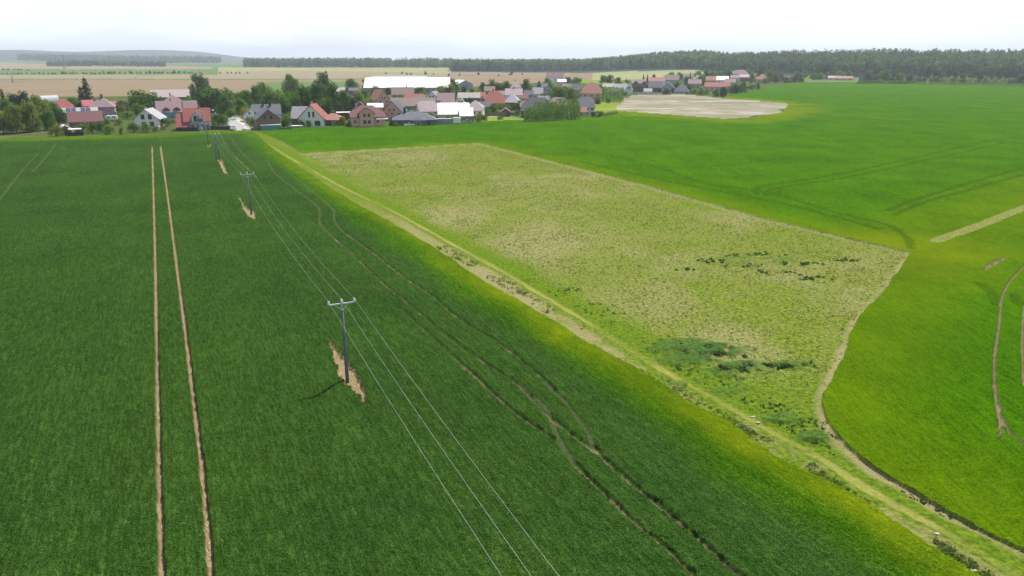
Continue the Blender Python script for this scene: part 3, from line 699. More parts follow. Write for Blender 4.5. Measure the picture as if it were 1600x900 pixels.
RC = {'red': (.29, .085, .075), 'brightred': (.40, .12, .12), 'maroon': (.20, .085, .09), 'mauve': (.27, .185, .195), 'dark': (.10, .10, .115), 'grey': (.24, .24, .26), 'lightgrey': (.38, .375, .39),
      'white': (.88, .88, .86), 'pink': (.42, .34, .345), 'salmon': (.38, .185, .145), 'brick': (.34, .115, .075), 'brown': (.24, .175, .15), 'slate': (.125, .13, .155), 'pale': (.42, .39, .35), 'panel': (.05, .06, .10)}
WC = {'white': (.78, .77, .74), 'cream': (.68, .60, .44), 'salmon': (.60, .36, .28), 'mauve': (.36, .28, .31), 'darkgrey': (.15, .155, .165), 'grey': (.38, .38, .39), 'brown': (.19, .13, .10),
      'blue': (.10, .30, .50), 'navy': (.07, .10, .17), 'beige': (.60, .50, .38), 'brick': (.38, .18, .13), 'maroon': (.30, .07, .09), 'steel': (.30, .33, .36), 'orange': (.70, .36, .10), 'teal': (.10, .27, .28), 'stone': (.46, .42, .38), 'black': (.035, .035, .04), 'palegrey': (.58, .59, .60)}
RM = {k: roofmat('roof_tiles_' + k, c) for k, c in RC.items()}
RM['white'] = roofmat('white_sheet_roof', RC['white'], .03, 2.5, .45, .4)
WM = {k: simple('render_' + k, c, .08, 1.2, .9, bump=.1) for k, c in WC.items()}
M['glass'] = simple('window_glass', (.035, .045, .055), .2, .6, .12, .6)
M['frame'] = simple('window_frame', (.72, .71, .68), .04, 2, .5)
M['dframe'] = simple('dark_frame', (.10, .075, .06), .1, 2, .6)
M['asphalt'] = simple('pale_road', (.36, .35, .33), .15, .8, .9)
M['concrete'] = simple('concrete', (.50, .48, .45), .15, .8, .9)
M['tyre'] = simple('tyre_rubber', (.02, .02, .02), .1, 2, .9)
PLOTS = 'houses of the village'

def building(px, base, label, cat='house', yaw=0.0, group=PLOTS, name=None):
    x, y = P(px, base)
    r_ = empty(name or {'house': 'house', 'barn': 'barn', 'shed': 'shed', 'hall': 'industrial_hall', 'garage': 'garage', 'carport': 'carport', 'greenhouse': 'greenhouse'}[cat], (x, y, 0), -math.atan2(x, y) + math.radians(yaw), label, cat, group)
    r_['_s'] = mpp(y)
    return r_
def gable_pts(w, d, eave, ridge, k, over, th):
    """roof slab (ridge along local x, centred on x, from y=0 to y=d); k: share of the roof height that is gable, the rest hipped"""
    W2 = d / 2 + over; L2 = w / 2 + over * .8; slope = (ridge - eave) / (d / 2); ze = eave - over * slope
    zk = ze + (ridge - ze) * k; yk = W2 * (1 - k); xi = max(.05, L2 - (1 - k) * W2)
    pts = []
    for sgn in (-1, 1):
        for sx in (-1, 1):
            pts += [(sx * L2, sgn * W2, ze), (sx * L2, sgn * yk, zk)]
    pts += [(-xi, 0, ridge), (xi, 0, ridge)]
    # index: 0 LF eave,1 LF k,2 RF eave,3 RF k,4 LB eave,5 LB k,6 RB eave,7 RB k,8 ridge L,9 ridge R
    if k <= .01: faces = [(0, 2, 9, 8), (6, 4, 8, 9), (4, 0, 8), (2, 6, 9)]
    elif k >= .99: faces = [(0, 2, 9, 8), (6, 4, 8, 9)]
    else: faces = [(0, 2, 3, 9, 8, 1), (6, 4, 5, 8, 9, 7), (5, 1, 8), (3, 7, 9)]
    return pts, faces
def roof_obj(root, w, d, eave, ridge, k, over, mt, xf, name='roof', th=.22):
    pts, faces = gable_pts(w, d, eave, ridge, k, over, th)
    bm = bmesh.new(); vs = [bm.verts.new(xf(p)) for p in pts]
    for f in faces: bm.faces.new([vs[i] for i in f])
    for v_ in [v_ for v_ in bm.verts if not v_.link_faces]: bm.verts.remove(v_)
    bmesh.ops.recalc_face_normals(bm, faces=bm.faces)
    if sum(f.normal.z for f in bm.faces) < 0: bmesh.ops.reverse_faces(bm, faces=bm.faces)
    ex = bmesh.ops.extrude_face_region(bm, geom=list(bm.faces))
    bmesh.ops.translate(bm, verts=[g_ for g_ in ex['geom'] if isinstance(g_, bmesh.types.BMVert)], vec=(0, 0, th))
    bmesh.ops.recalc_face_normals(bm, faces=bm.faces)
    me = bpy.data.meshes.new(name); bm.to_mesh(me); bm.free(); me.materials.append(mt)
    o = bpy.data.objects.new(name, me); o.parent = root; col.objects.link(o); return o
def block(root, cx, w, eave, ridge, d, y0=0.0, axis='x', k=1.0, wall='white', roof='red', over=.45, wn='wall', rn='roof', wm=None, m_=False):
    """one volume of a building; cx, w, eave, ridge in photo pixels at the building's distance (metres with m_), d and y0 in metres"""
    s = 1.0 if m_ else root['_s']; cx *= s; w *= s; eave *= s; ridge *= s
    if axis == 'x': xf = lambda p: (p[0] + cx, p[1] + y0 + d / 2, p[2]); rw, rd = w, d
    else: xf = lambda p: (-p[1] + cx, p[0] + y0 + d / 2, p[2]); rw, rd = d, w
    a = MB(); a.box(cx - w / 2, cx + w / 2, y0, y0 + d, -.4, eave)
    if ridge > eave and k > .01:
        hk = (ridge - eave) * k - .12
        for sx in (-1, 1):
            yk = rd / 2 * (1 - max(0, hk) / (ridge - eave)); x0 = sx * rw / 2; x1 = sx * (rw / 2 - .25)
            pts = [xf((x_, yy, zz)) for x_ in (x0, x1) for yy, zz in ((-rd / 2, eave - .05), (rd / 2, eave - .05), (yk, eave + hk), (-yk, eave + hk))]
            a.poly(pts, [(0, 1, 2, 3), (7, 6, 5, 4), (0, 4, 5, 1), (1, 5, 6, 2), (2, 6, 7, 3), (3, 7, 4, 0)])
    wo = a.build(wn, WM[wall], root)
    if ridge > eave:
        ro = roof_obj(root, rw, rd, eave, ridge, k, over, RM[roof], xf, rn)
    else:
        a = MB(); a.box(cx - w / 2 - .25, cx + w / 2 + .25, y0 - .25, y0 + d + .25, eave, eave + .22); ro = a.build(rn, RM[roof], root)
    return wo, ro
def win(root, x, z, w, h, y=0.0, side=None, frame='frame', pane='glass', name='window', m_=False):
    """x, z (sill), w, h in pixels of the building; y is the face's depth in metres"""
    s = 1.0 if m_ else root['_s']; x *= s; z *= s; w *= s; h *= s
    a = MB(); f = MB(); t = max(.07, min(w, h) * .09)
    if side is None:
        a.box(x - w / 2, x + w / 2, y - .03, y + .05, z, z + h)
        for b_ in ((x - w / 2 - t, x - w / 2, z - t, z + h + t), (x + w / 2, x + w / 2 + t, z - t, z + h + t)): f.box(b_[0], b_[1], y - .07, y + .04, b_[2], b_[3])
        f.box(x - w / 2, x + w / 2, y - .07, y + .04, z - t, z); f.box(x - w / 2, x + w / 2, y - .07, y + .04, z + h, z + h + t)
        if w > .9: f.box(x - t * .4, x + t * .4, y - .06, y + .04, z, z + h)
    o = a.build(name, M[pane], root); f.build('frame', M[frame], o); return o
def door(root, x, w, h, y=0.0, mt='dframe', name='door'):
    s = root['_s']; a = MB(); a.box(x * s - w * s / 2, x * s + w * s / 2, y - .06, y + .05, 0, h * s); o = a.build(name, M[mt], root)
    b_ = MB(); b_.box(x * s + w * s * .32, x * s + w * s * .40, y - .12, y - .06, h * s * .46, h * s * .52); b_.build('handle', M['galv'], o); return o
def chimney(root, ro, x, y, z0, z1, mt='brick', w=.7):
    s = root['_s']; a = MB(); a.box(x * s - w / 2, x * s + w / 2, y - w / 2, y + w / 2, z0 * s - .8, z1 * s); a.box(x * s - w / 2 - .08, x * s + w / 2 + .08, y - w / 2 - .08, y + w / 2 + .08, z1 * s, z1 * s + .14)
    o = a.build('chimney', WM[mt], root); o.parent = ro; return o
def skylight(root, ro, x, z, yy, slope, w=.9, h=1.1):
    s = root['_s']; x *= s; z *= s; c_, s_ = math.cos(slope), math.sin(slope); up = .29
    def q(u, v, e): return (x + u, yy + v * c_ - e * s_, z + v * s_ + e * c_)
    a = MB(); a.poly([q(-w / 2, -h / 2, up - .1), q(w / 2, -h / 2, up - .1), q(w / 2, h / 2, up - .1), q(-w / 2, h / 2, up - .1), q(-w / 2, -h / 2, up), q(w / 2, -h / 2, up), q(w / 2, h / 2, up), q(-w / 2, h / 2, up)],
                        [(0, 3, 2, 1), (4, 5, 6, 7), (0, 1, 5, 4), (1, 2, 6, 5), (2, 3, 7, 6), (3, 0, 4, 7)])
    o = a.build('skylight', M['frame'], root); o.parent = ro; return o
def dormer(root, x, z, w, h, y, wall='white', roof='red', d=3.0, winw=.5):
    """gabled dormer whose face stands at depth y; the deeper end runs into the roof"""
    s = root['_s']; w_ = w * s; x_ = x * s; zb = z * s; ev = zb + h * s * .5; rg = zb + h * s
    a = MB(); a.box(x_ - w_ / 2, x_ + w_ / 2, y, y + d, zb, ev)
    a.poly([(x_ - w_ / 2, y, ev - .02), (x_ + w_ / 2, y, ev - .02), (x_, y, rg - .1), (x_ - w_ / 2, y + .2, ev - .02), (x_ + w_ / 2, y + .2, ev - .02), (x_, y + .2, rg - .1)], [(0, 1, 2), (3, 5, 4), (0, 3, 4, 1), (1, 4, 5, 2), (2, 5, 3, 0)])
    o = a.build('dormer', WM[wall], root)
    xf = lambda p: (-p[1] + x_, p[0] + y + d / 2, p[2])
    r_ = roof_obj(root, d, w_, ev, rg, 1.0, .25, RM[roof], xf, 'dormer_roof', .14); r_.parent = o
    g_ = MB(); g_.box(x_ - w_ * winw / 2, x_ + w_ * winw / 2, y - .03, y + .03, zb + .15, ev + (rg - ev) * .25); q = g_.build('dormer_window', M['glass'], root); q.parent = o
    return o
def hs(px, base, w, eave, ridge, d, label, axis='x', k=1.0, wall='white', roof='red', yaw=0, win_n=3, rows=1, chim=None, cat='house', over=.45, wh=None, dr=True):
    """a plain house: one block, a row or two of front windows, a door and a chimney"""
    r_ = building(px, base, label, cat, yaw); s = r_['_s']
    wo, ro = block(r_, 0, w, eave, ridge, d, 0, axis, k, wall, roof, over)
    fl = eave / max(1, rows)
    for j in range(rows):
        for i in range(win_n):
            xx = (i - (win_n - 1) / 2) * w / win_n
            if j == 0 and dr and i == win_n - 1 and cat == 'house': door(r_, xx, min(1.0 / s, w / win_n * .5), min(2.1 / s, fl * .85)); continue
            ww = min(1.3 / s, w / win_n * .5); win(r_, xx, fl * j + fl * .34, ww, min(1.3 / s, fl * .45))
    if axis == 'y' and ridge - eave > 2.2 / s and k > .6 and cat == 'house':
        for xx in (-w * .11, w * .11): win(r_, xx, eave + .3 / s, 1.0 / s, 1.2 / s)
    if chim is not None: chimney(r_, ro, chim, d * .55 if axis == 'x' else d * .4, ridge - .6 / s, ridge + 1.1 / s)
    return r_, wo, ro

# --- left cluster
r_, wo, ro = hs(101, 181, 27, 11, 24, 9, 'red hipped roof standing just right of the pale greenhouse among trees', k=.3, wall='salmon', roof='brightred', win_n=2)
r_, wo, ro = hs(128, 188, 47, 12, 18, 9, 'long grey house with dark solar panels, between the maroon roof and mauve house', wall='palegrey', roof='lightgrey', win_n=5)
for i, xx in enumerate((-16, -9, 4, 11)):
    a = MB(); s = r_['_s']; z0 = 12.5 * s; z1 = 17.2 * s; y0 = .15; y1 = 4.3; x0 = (xx - 3.1) * s; x1 = (xx + 3.1) * s
    a.poly([(x0, y0, z0 + .34), (x1, y0, z0 + .34), (x1, y1, z1 + .3), (x0, y1, z1 + .3), (x0, y0, z0 + .42), (x1, y0, z0 + .42), (x1, y1, z1 + .38), (x0, y1, z1 + .38)], [(0, 3, 2, 1), (4, 5, 6, 7), (0, 1, 5, 4), (1, 2, 6, 5), (2, 3, 7, 6), (3, 0, 4, 7)])
    a.build('solar_panel', RM['panel'], r_)
r_, wo, ro = hs(136, 199, 46, 9, 23, 10, 'long barn under a big maroon roof, behind the shrubs at the crop edge', wall='brown', roof='maroon', win_n=3, cat='barn')
r_ = building(161, 186, 'large mauve house with pyramid roof, chimney and gabled porch, right of the spruce', yaw=-4)
wo, ro = block(r_, 0, 35, 18, 32, 13, 2.5, 'x', 0.0, 'mauve', 'mauve'); chimney(r_, ro, 1, 8.5, 30, 36, 'brown', 1.1)
block(r_, 6, 27, 9, 17, 3.0, 0, 'y', 1.0, 'mauve', 'maroon', .3, 'porch_wall', 'porch_roof')
for xx in (0, 5, 11): win(r_, xx, 3.5, 3.4, 4.4)
for xx in (-13, -9): win(r_, xx, 8, 2.6, 4, 2.5)
hs(142, 180, 15, 14, 22, 9, 'low red roofed wing left of the big mauve house', wall='mauve', roof='brightred', win_n=1, yaw=8)
hs(177, 178, 12, 12, 18, 8, 'small pale salmon roof peeking out right of the big mauve house', wall='white', roof='salmon', win_n=1)
r_ = building(81, 168, 'pale plastic greenhouse tunnel above the thicket at left', 'greenhouse', 14)
a = MB(); s = r_['_s']; n_ = 10; W_ = 5.5; L_ = 24 * s
pts = [(-L_ / 2 + L_ * j, W_ / 2 + math.cos(math.pi * i / n_) * W_ / 2 * 1.2, math.sin(math.pi * i / n_) * 12 * s + 2.2) for j in (0, 1) for i in range(n_ + 1)]
a.poly(pts, [(i, i + 1, n_ + 2 + i, n_ + 1 + i) for i in range(n_)] + [tuple(range(n_ + 1)), tuple(range(2 * n_ + 1, n_, -1))]); a.build('cover', WM['palegrey'], r_)
a = MB(); a.box(-L_ / 2, L_ / 2, -.6, W_ + .6, -.3, 2.2); a.build('base_wall', WM['grey'], r_)
r_ = building(104, 211, 'small dark shed with white edged gable beside a flat white carport at the field edge', 'shed', 6)
block(r_, 0, 15, 10, 14.5, 5, 0, 'y', 1.0, 'brown', 'white', .3); door(r_, 0, 3.2, 7)
r_ = building(119, 212, 'low dark carport with a thin white flat roof in front of the maroon barn', 'carport', 3)
a = MB(); s = r_['_s']; a.box(-9 * s, 9 * s, 0, 4.5, 9 * s, 9 * s + .25); a.build('roof', RM['white'], r_)
for sx in (-8.5, 8.5):
    for yy in (.2, 4.2): a = MB(); a.box(sx * s - .1, sx * s + .1, yy, yy + .2, -.3, 9 * s); a.build('post', M['dframe'], r_)
a = MB(); a.box(-10.5 * s, 10.5 * s, -.3, -.2, 0, 5.4 * s); a.build('board_panel', WM['black'], r_)
r_ = building(175, 190, 'white caravan parked below the mauve porch', 'shed', -5, None, 'caravan'); r_['category'] = 'caravan'
bm = bmesh.new(); bmesh.ops.create_cube(bm, size=1); bmesh.ops.scale(bm, vec=(5.0, 2.2, 2.2), verts=bm.verts); bmesh.ops.translate(bm, vec=(0, 1.1, 1.6), verts=bm.verts); bmesh.ops.bevel(bm, geom=bm.edges[:], offset=.35, segments=3, affect='EDGES')
me = bpy.data.meshes.new('body'); bm.to_mesh(me); bm.free(); me.materials.append(WM['white']); o = bpy.data.objects.new('body', me); o.parent = r_; col.objects.link(o)
win(r_, -1.3, 1.7, 1.1, .6, -.01, m_=True); win(r_, 1.0, 1.7, 1.1, .6, -.01, m_=True)
a = MB(); a.tube([(0, .2, .35), (0, .4, .35)], .35, 14); a.build('wheel', M['tyre'], r_); a = MB(); a.tube([(0, 1.9, .35), (0, 2.1, .35)], .35, 14); a.build('wheel', M['tyre'], r_)
# white gable house
r_ = building(230, 199, 'white gabled house with navy side and white roof edges, left of the blue walled house', yaw=-16)
wo, ro = block(r_, 0, 34, 14, 27, 11, 0, 'y', 1.0, 'white', 'lightgrey', .9)
for xx in (-4.5, 6): win(r_, xx, 12.5, 4.6, 6.6, frame='dframe'); 
for xx in (-4, 7.5): win(r_, xx, 2, 5.2, 6, frame='dframe')
a = MB(); s = r_['_s']; a.box(-17 * s - .06, -17 * s, 0, 10.9, 0, 14 * s - .1); a.build('side_cladding', WM['navy'], r_); chimney(r_, ro, -5, 6, 24, 29, 'grey')
# barn behind and hipped house
hs(268, 161, 54, 9, 19, 15, 'long barn with a pale pink sheet roof behind the mauve hipped house', wall='brown', roof='pink', win_n=4, cat='barn')
hs(272, 172, 31, 11, 22, 12, 'mauve hipped house with dark walls, behind the blue walled house', k=0, wall='mauve', roof='mauve', win_n=3, chim=-3)
r_ = building(280, 190, 'wide house with bright blue wall and two small triangular dormers'); s = r_['_s']
wo, ro = block(r_, -11, 37, 15, 30, 12, 0, 'x', 1.0, 'blue', 'mauve'); wo2, ro2 = block(r_, 18, 21, 15, 30, 12, 0, 'x', 1.0, 'salmon', 'brown', .45, 'side_wall', 'side_roof')
for xx in (-16, -1): dormer(r_, xx, 15.6, 9.5, 6.5, .6, 'brown', 'mauve', 3.5, .3)
for xx in (-24, -17, -9): win(r_, xx, 5, 3.6, 5)
chimney(r_, ro, -9, 6.8, 28, 33, 'brown'); win(r_, 16, 6, 3.4, 4.4)
# red roofed house at the field
r_ = building(303, 204, 'red tiled house with stepped roof wings and dark gable dormer by the transformer', yaw=-3); s = r_['_s']
wo, ro = block(r_, 6, 38, 14, 32, 11, 1.5, 'x', 1.0, 'grey', 'red'); block(r_, -15, 17, 6, 24, 11, .2, 'x', 1.0, 'stone', 'red', .4, 'wing_wall', 'wing_roof')
dormer(r_, 5.5, 13, 14.5, 14.5, .9, 'palegrey', 'maroon', 5.5, .55)
for xx in (-1, 6, 13): win(r_, xx, 3, 4, 6, 1.5)
door(r_, 20, 4, 7.5, 1.5); win(r_, -15, 1.2, 4, 3.6, .2); chimney(r_, ro, 10, 7.5, 29, 35, 'brick')
skylight(r_, ro, -12, 15.5, 3.35, math.radians(38))
# right of the road
r_ = building(410, 190, 'grey roofed house with a white gable and two small windows, right of the road'); s = r_['_s']
wo, ro = block(r_, 8, 42, 10, 24, 12, 3, 'x', 1.0, 'white', 'slate'); wo2, ro2 = block(r_, -14, 26, 10, 22, 8, 0, 'y', 1.0, 'white', 'slate', .6, 'front_wall', 'front_roof')
for xx in (-18, -9.5): win(r_, xx, 11.5, 2.2, 3.2)
chimney(r_, ro, 14, 8, 20, 27, 'black', .9); chimney(r_, ro, 3, 8, 20, 26, 'black', .8); win(r_, -14, 3, 4, 4)
r_ = building(423, 204, 'dark brown gabled house with teal garden box and white slab awning', yaw=8); s = r_['_s']
wo, ro = block(r_, 0, 35, 17, 31, 10, 2.5, 'y', 1.0, 'brown', 'slate', .5)
for xx in (-6, 4): win(r_, xx, 17, 3, 5, 2.5, frame='dframe')
block(r_, 1, 29, 8, 8, 2.4, 0, 'x', 1.0, 'teal', 'white', .3, 'annex_wall', 'annex_roof')
r_ = building(484, 198, 'white gabled house with deep red roof and four dark windows', yaw=-13); s = r_['_s']
wo, ro = block(r_, 3, 39, 13, 33, 11, 0, 'y', 1.0, 'white', 'red', .9)
for xx in (.5, 7): win(r_, xx, 14.5, 2.6, 8, frame='dframe')
win(r_, -1.5, 2, 5.6, 7, frame='dframe'); win(r_, 12.5, 2, 7.5, 6.5, frame='dframe')
block(r_, -18, 30, 12, 28, 9, 6, 'x', 1.0, 'brown', 'lightgrey', .5, 'rear_wall', 'rear_roof')
block(r_, 32, 22, 10, 18, 8, 2.5, 'x', .4, 'brick', 'salmon', .6, 'wing_wall', 'wing_roof'); win(r_, 28, 1, 7, 7, 2.5, frame='dframe'); win(r_, 37, 3, 3, 4, 2.5)
skylight(r_, ro, -9, 24, 5, 0); chimney(r_, ro, 0, 7, 29, 36, 'stone')
r_ = building(537, 187, 'open carport with a pale flat roof between the red roofed wing and salmon house', 'carport'); s = r_['_s']
a = MB(); a.box(-11 * s, 11 * s, 0, 6, 10 * s, 10 * s + .3); a.build('roof', RM['white'], r_)
for sx in (-10, 0, 10):
    for yy in (.2, 5.6): a = MB(); a.box(sx * s - .12, sx * s + .12, yy, yy + .24, -.3, 10 * s); a.build('post', M['dframe'], r_)
a = MB(); a.box(-11 * s, 11 * s, 5.9, 6.0, 0, 10 * s); a.build('back_panel', WM['brown'], r_)
# salmon house group
r_ = building(574, 199, 'salmon house with red hipped roof, front gable and white awning', yaw=3); s = r_['_s']
wo, ro = block(r_, 2, 52, 16, 31, 12, 1.4, 'x', 0.25, 'salmon', 'maroon', .6); wo2, ro2 = block(r_, 0, 22, 22, 31.5, 8, 0, 'y', .7, 'salmon', 'maroon', .5, 'gable_wall', 'gable_roof')
for xx in (-3.4, 3.4): win(r_, xx, 6, 3.8, 4.6, frame='dframe'); win(r_, xx, 16, 3, 4.4, frame='dframe')
for xx in (-18, 17): win(r_, xx, 6, 4, 5, 1.4)
a = MB()
for i in range(9): a.poly([((15 + i * 2) * s, 1.35, 13.6 * s), ((16 + i * 2) * s, 1.35, 13.6 * s), ((16 + i * 2) * s, -.5, 12 * s), ((15 + i * 2) * s, -.5, 12 * s), ((15 + i * 2) * s, 1.35, 13.6 * s + .06), ((16 + i * 2) * s, 1.35, 13.6 * s + .06), ((16 + i * 2) * s, -.5, 12 * s + .06), ((15 + i * 2) * s, -.5, 12 * s + .06)], [(0, 3, 2, 1), (4, 5, 6, 7), (0, 1, 5, 4), (1, 2, 6, 5), (2, 3, 7, 6), (3, 0, 4, 7)])
a.build('awning', WM['white'], r_); chimney(r_, ro, -14, 8, 27, 34, 'salmon')
hs(564, 190, 27, 14, 29, 10, 'dark roofed gable standing behind the left end of the salmon house', 'y', wall='brown', roof='dark', win_n=2, rows=2)
hs(587, 178, 23, 10, 15, 10, 'low flat white roof between two dark gables behind the salmon house', wall='beige', roof='white', win_n=3)
hs(613, 188, 32, 13, 29, 11, 'terracotta gable with a dark grey roof right of the salmon house', 'y', wall='salmon', roof='dark', win_n=3, rows=2, yaw=-14)
r_ = building(648, 197, 'long dark grey bungalow with hipped roof and black chimney'); s = r_['_s']
wo, ro = block(r_, 0, 66, 10, 20, 13, 0, 'x', 0.0, 'darkgrey', 'slate', .8); chimney(r_, ro, -15, 6, 18, 26, 'black', 1.0)
for xx in (-24, -12, 0, 10, 22): win(r_, xx, 2.6, 4, 4, frame='dframe')
door(r_, -5, 3.2, 6.6); block(r_, 6, 20, 9.5, 14, 4, -2.5, 'y', .0, 'darkgrey', 'slate', .5, 'bay_wall', 'bay_roof'); win(r_, 6, 2, 6, 4.5, -2.5)
# white roofed L house
r_ = building(714, 191, 'wide beige house under a glaring white L shaped roof', yaw=2); s = r_['_s']
wo, ro = block(r_, -4, 48, 12, 27, 14, 2.5, 'x', 1.0, 'beige', 'white', .5); wo2, ro2 = block(r_, 15, 20, 10, 21, 8, -.5, 'x', 1.0, 'brick', 'white', .4, 'wing_wall', 'wing_roof')
for xx in (-14, -4): win(r_, xx, 3, 4, 5, 2.5, frame='dframe')
door(r_, 1.5, 3, 7, 2.5); win(r_, 11, 2, 4, 4.4, -.5); win(r_, 19, 2, 4, 4.4, -.5)
hs(671, 186, 30, 12, 26, 10, 'white walled house with greyish pink roof left of the glaring white roof', k=.7, wall='white', roof='pink', win_n=3, rows=2, yaw=12)
r_ = building(668, 187, 'maroon garden shed under the greyish pink roof', 'shed', 0); s = r_['_s']; block(r_, 1, 16, 8, 10, 3, -1.5, 'x', 1.0, 'maroon', 'maroon', .3); door(r_, 0, 3, 6, -1.5)
# middle rows
hs(646, 176, 68, 10, 21, 13, 'long low brown roofed barn in the middle of the village', wall='teal', roof='brown', win_n=5, cat='barn')
hs(600, 170, 22, 14, 28, 11, 'salmon red roofed house right of the big dark trees', 'y', wall='salmon', roof='salmon', win_n=2, rows=2, yaw=24)
hs(648, 163, 30, 9, 15, 9, 'low red roof just above the long brown barn', wall='beige', roof='red', win_n=3)
hs(630, 160, 34, 12, 22, 11, 'stone coloured house with dull brown roof in front of the big white hall', wall='stone', roof='brown', win_n=4, rows=2, chim=6)
hs(675, 167, 22, 13, 23, 10, 'grey roofed house with a white gable, right of the brown barn', 'y', wall='white', roof='grey', win_n=2, yaw=-18)
hs(697, 168, 26, 11, 21, 11, 'mauve grey roof between the white gable and the small shed rows', wall='grey', roof='mauve', win_n=3)
hs(700, 180, 22, 16, 26, 9, 'mauve roofed house rising behind the glaring white roof', k=0.3, wall='grey', roof='mauve', win_n=2)
hs(720, 177, 16, 14, 24, 9, 'narrow white gable wedged behind the right end of the white L roof', 'y', wall='white', roof='lightgrey', win_n=2)
hs(741, 188, 26, 15, 29, 11, 'pinkish grey house with two bright skylights right of the white L roof', k=.3, wall='white', roof='pink', win_n=3, rows=2, chim=None, yaw=-6)
hs(733, 162, 34, 9, 16, 9, 'long pale flat shed with dark front near the centre of the village', wall='darkgrey', roof='pale', win_n=0, cat='shed')
# red roof and its neighbours
r_, wo, ro = hs(776, 172, 34, 11, 28, 13, 'large brick red roof with two skylights', k=.35, wall='maroon', roof='brick', win_n=3, yaw=9, chim=-2)
for xx in (-1, 9): skylight(r_, ro, xx, 16.5, 3.4, math.radians(35), 1.6, 1.4)
hs(799, 172, 18, 12, 24, 11, 'pale grey half hipped roof right beside the brick red roof', k=.2, wall='brown', roof='lightgrey', win_n=2, yaw=-8)
hs(803, 163, 26, 14, 23, 10, 'pale pink roof behind the half hipped grey one', wall='white', roof='pink', win_n=3, chim=0)
hs(819, 163, 12, 9, 16, 9, 'orange walled house end beside the pale pink roof', wall='orange', roof='maroon', win_n=1)
hs(780, 158, 24, 9, 15, 9, 'dark mauve roof just above the brick red one', wall='grey', roof='mauve', win_n=2)
hs(806, 150, 16, 13, 22, 10, 'small pink pyramid roofed house in front of the tan field', k=0, wall='salmon', roof='pink', win_n=2, rows=2, chim=-1)
hs(840, 155, 16, 8, 17, 9, 'small house with a light blue grey roof', wall='white', roof='lightgrey', win_n=2, chim=None)
hs(856, 152, 12, 8, 18, 8, 'slate roofed gable next to the light blue grey roof', 'y', wall='grey', roof='slate', win_n=1)
hs(836, 184, 44, 10, 29, 15, 'dark roofed farmhouse behind the left end of the tall front hedge', k=.55, wall='darkgrey', roof='dark', win_n=3, yaw=-10)
hs(853, 176, 18, 10, 20, 9, 'dark gable facing the field behind the tall front hedge', 'y', wall='stone', roof='dark', win_n=2)
hs(872, 173, 26, 8, 19, 11, 'rusty brown roof poking out above the front hedge', k=.6, wall='brick', roof='brown', win_n=2)
hs(917, 181, 24, 13, 27, 11, 'slate grey house with stepped front at the right end of the front hedge', k=.7, wall='palegrey', roof='slate', win_n=3, rows=2, yaw=10)
hs(908, 183, 16, 8, 14, 5, 'low salmon roofed lean-to left of the slate grey house', wall='beige', roof='salmon', win_n=1, cat='shed')
hs(924, 162, 30, 16, 31, 13, 'orange red hipped house behind the upper hedge', k=.3, wall='salmon', roof='salmon', win_n=3, rows=2)
hs(899, 155, 14, 14, 22, 9, 'mauve walled house left of the orange red hipped one', wall='mauve', roof='slate', win_n=2)
hs(903, 153, 10, 6, 12, 8, 'little white gable half hidden by trees above the upper hedge', 'y', wall='white', roof='lightgrey', win_n=1)
hs(867, 128.5, 27, 8, 14, 16, 'red roofed barn out on the tan field by itself', wall='white', roof='maroon', win_n=3, cat='barn')
hs(878, 136, 13, 8, 11, 10, 'small white roofed outbuilding below the lone red barn', wall='stone', roof='white', win_n=1, cat='shed')
hs(950, 142, 16, 6, 10, 9, 'small pale roofed shed above the right end of the upper hedge', wall='white', roof='pale', win_n=1, cat='shed')
hs(971, 147, 26, 7, 15, 11, 'light grey roof and white gable at the left corner of the dry plot', wall='white', roof='lightgrey', win_n=2)
hs(983, 147, 11, 8, 16, 9, 'white gable end facing the dry plot', 'y', wall='white', roof='grey', win_n=1)
for i, (px, b_, w_, ax, rf, lb) in enumerate(((993, 143, 18, 'y', 'dark', 'first dark gable from the left along the dry plot'), (1006, 143.5, 18, 'y', 'slate', 'second dark gable from the left along the dry plot'), (1024, 144, 22, 'x', 'slate', 'dark slate roof with bright terrace in front, beside the dry plot'), (1043, 145, 20, 'y', 'grey', 'greyish gable left of the dark pyramid roof'))):
    hs(px, b_, w_, 7, 16, 12, lb, ax, wall='brown' if i != 3 else 'grey', roof=rf, win_n=2)
hs(1026, 138, 24, 9, 16, 13, 'pinkish red roof above the dark gables', k=1, wall='white', roof='salmon', win_n=3)
hs(1050, 134, 20, 9, 16, 12, 'mauve brown roof up the row right of the pinkish red roof', wall='grey', roof='mauve', win_n=2)
hs(1065, 146.5, 23, 4, 15, 14, 'dark pyramid roofed house at the top edge of the dry plot', k=0, wall='palegrey', roof='slate', win_n=3, over=.8)
hs(1085, 138, 20, 7, 13, 12, 'grey roof half hidden by trees behind the pyramid roof', wall='grey', roof='mauve', win_n=2)
hs(1120, 143, 38, 7, 13, 14, 'long low house with a red roof behind the poplars', wall='stone', roof='red', win_n=5)
hs(1110, 134, 16, 8, 14, 11, 'salmon roof directly above the long red one', wall='salmon', roof='salmon', win_n=2)
hs(1128, 131, 18, 6, 11, 14, 'bright white roof above the long red house', wall='white', roof='white', win_n=2)
hs(1148, 130, 14, 8, 12, 12, 'stone grey house right of the bright white roof', wall='stone', roof='mauve', win_n=2)
hs(1162, 127, 15, 6, 10, 14, 'white and pink roof near the end of the village', wall='brown', roof='pink', win_n=2)
hs(1155, 124, 24, 8, 14, 14, 'mauve roofed villa at the foot of the wood', k=.3, wall='mauve', roof='mauve', win_n=3, rows=2)
hs(1190, 130, 17, 6, 13, 13, 'last salmon hipped house before the open crop', k=.2, wall='salmon', roof='salmon', win_n=2)
hs(1137, 121, 14, 5, 9, 12, 'tiny pale house among trees at the foot of the wood', wall='palegrey', roof='lightgrey', win_n=1)
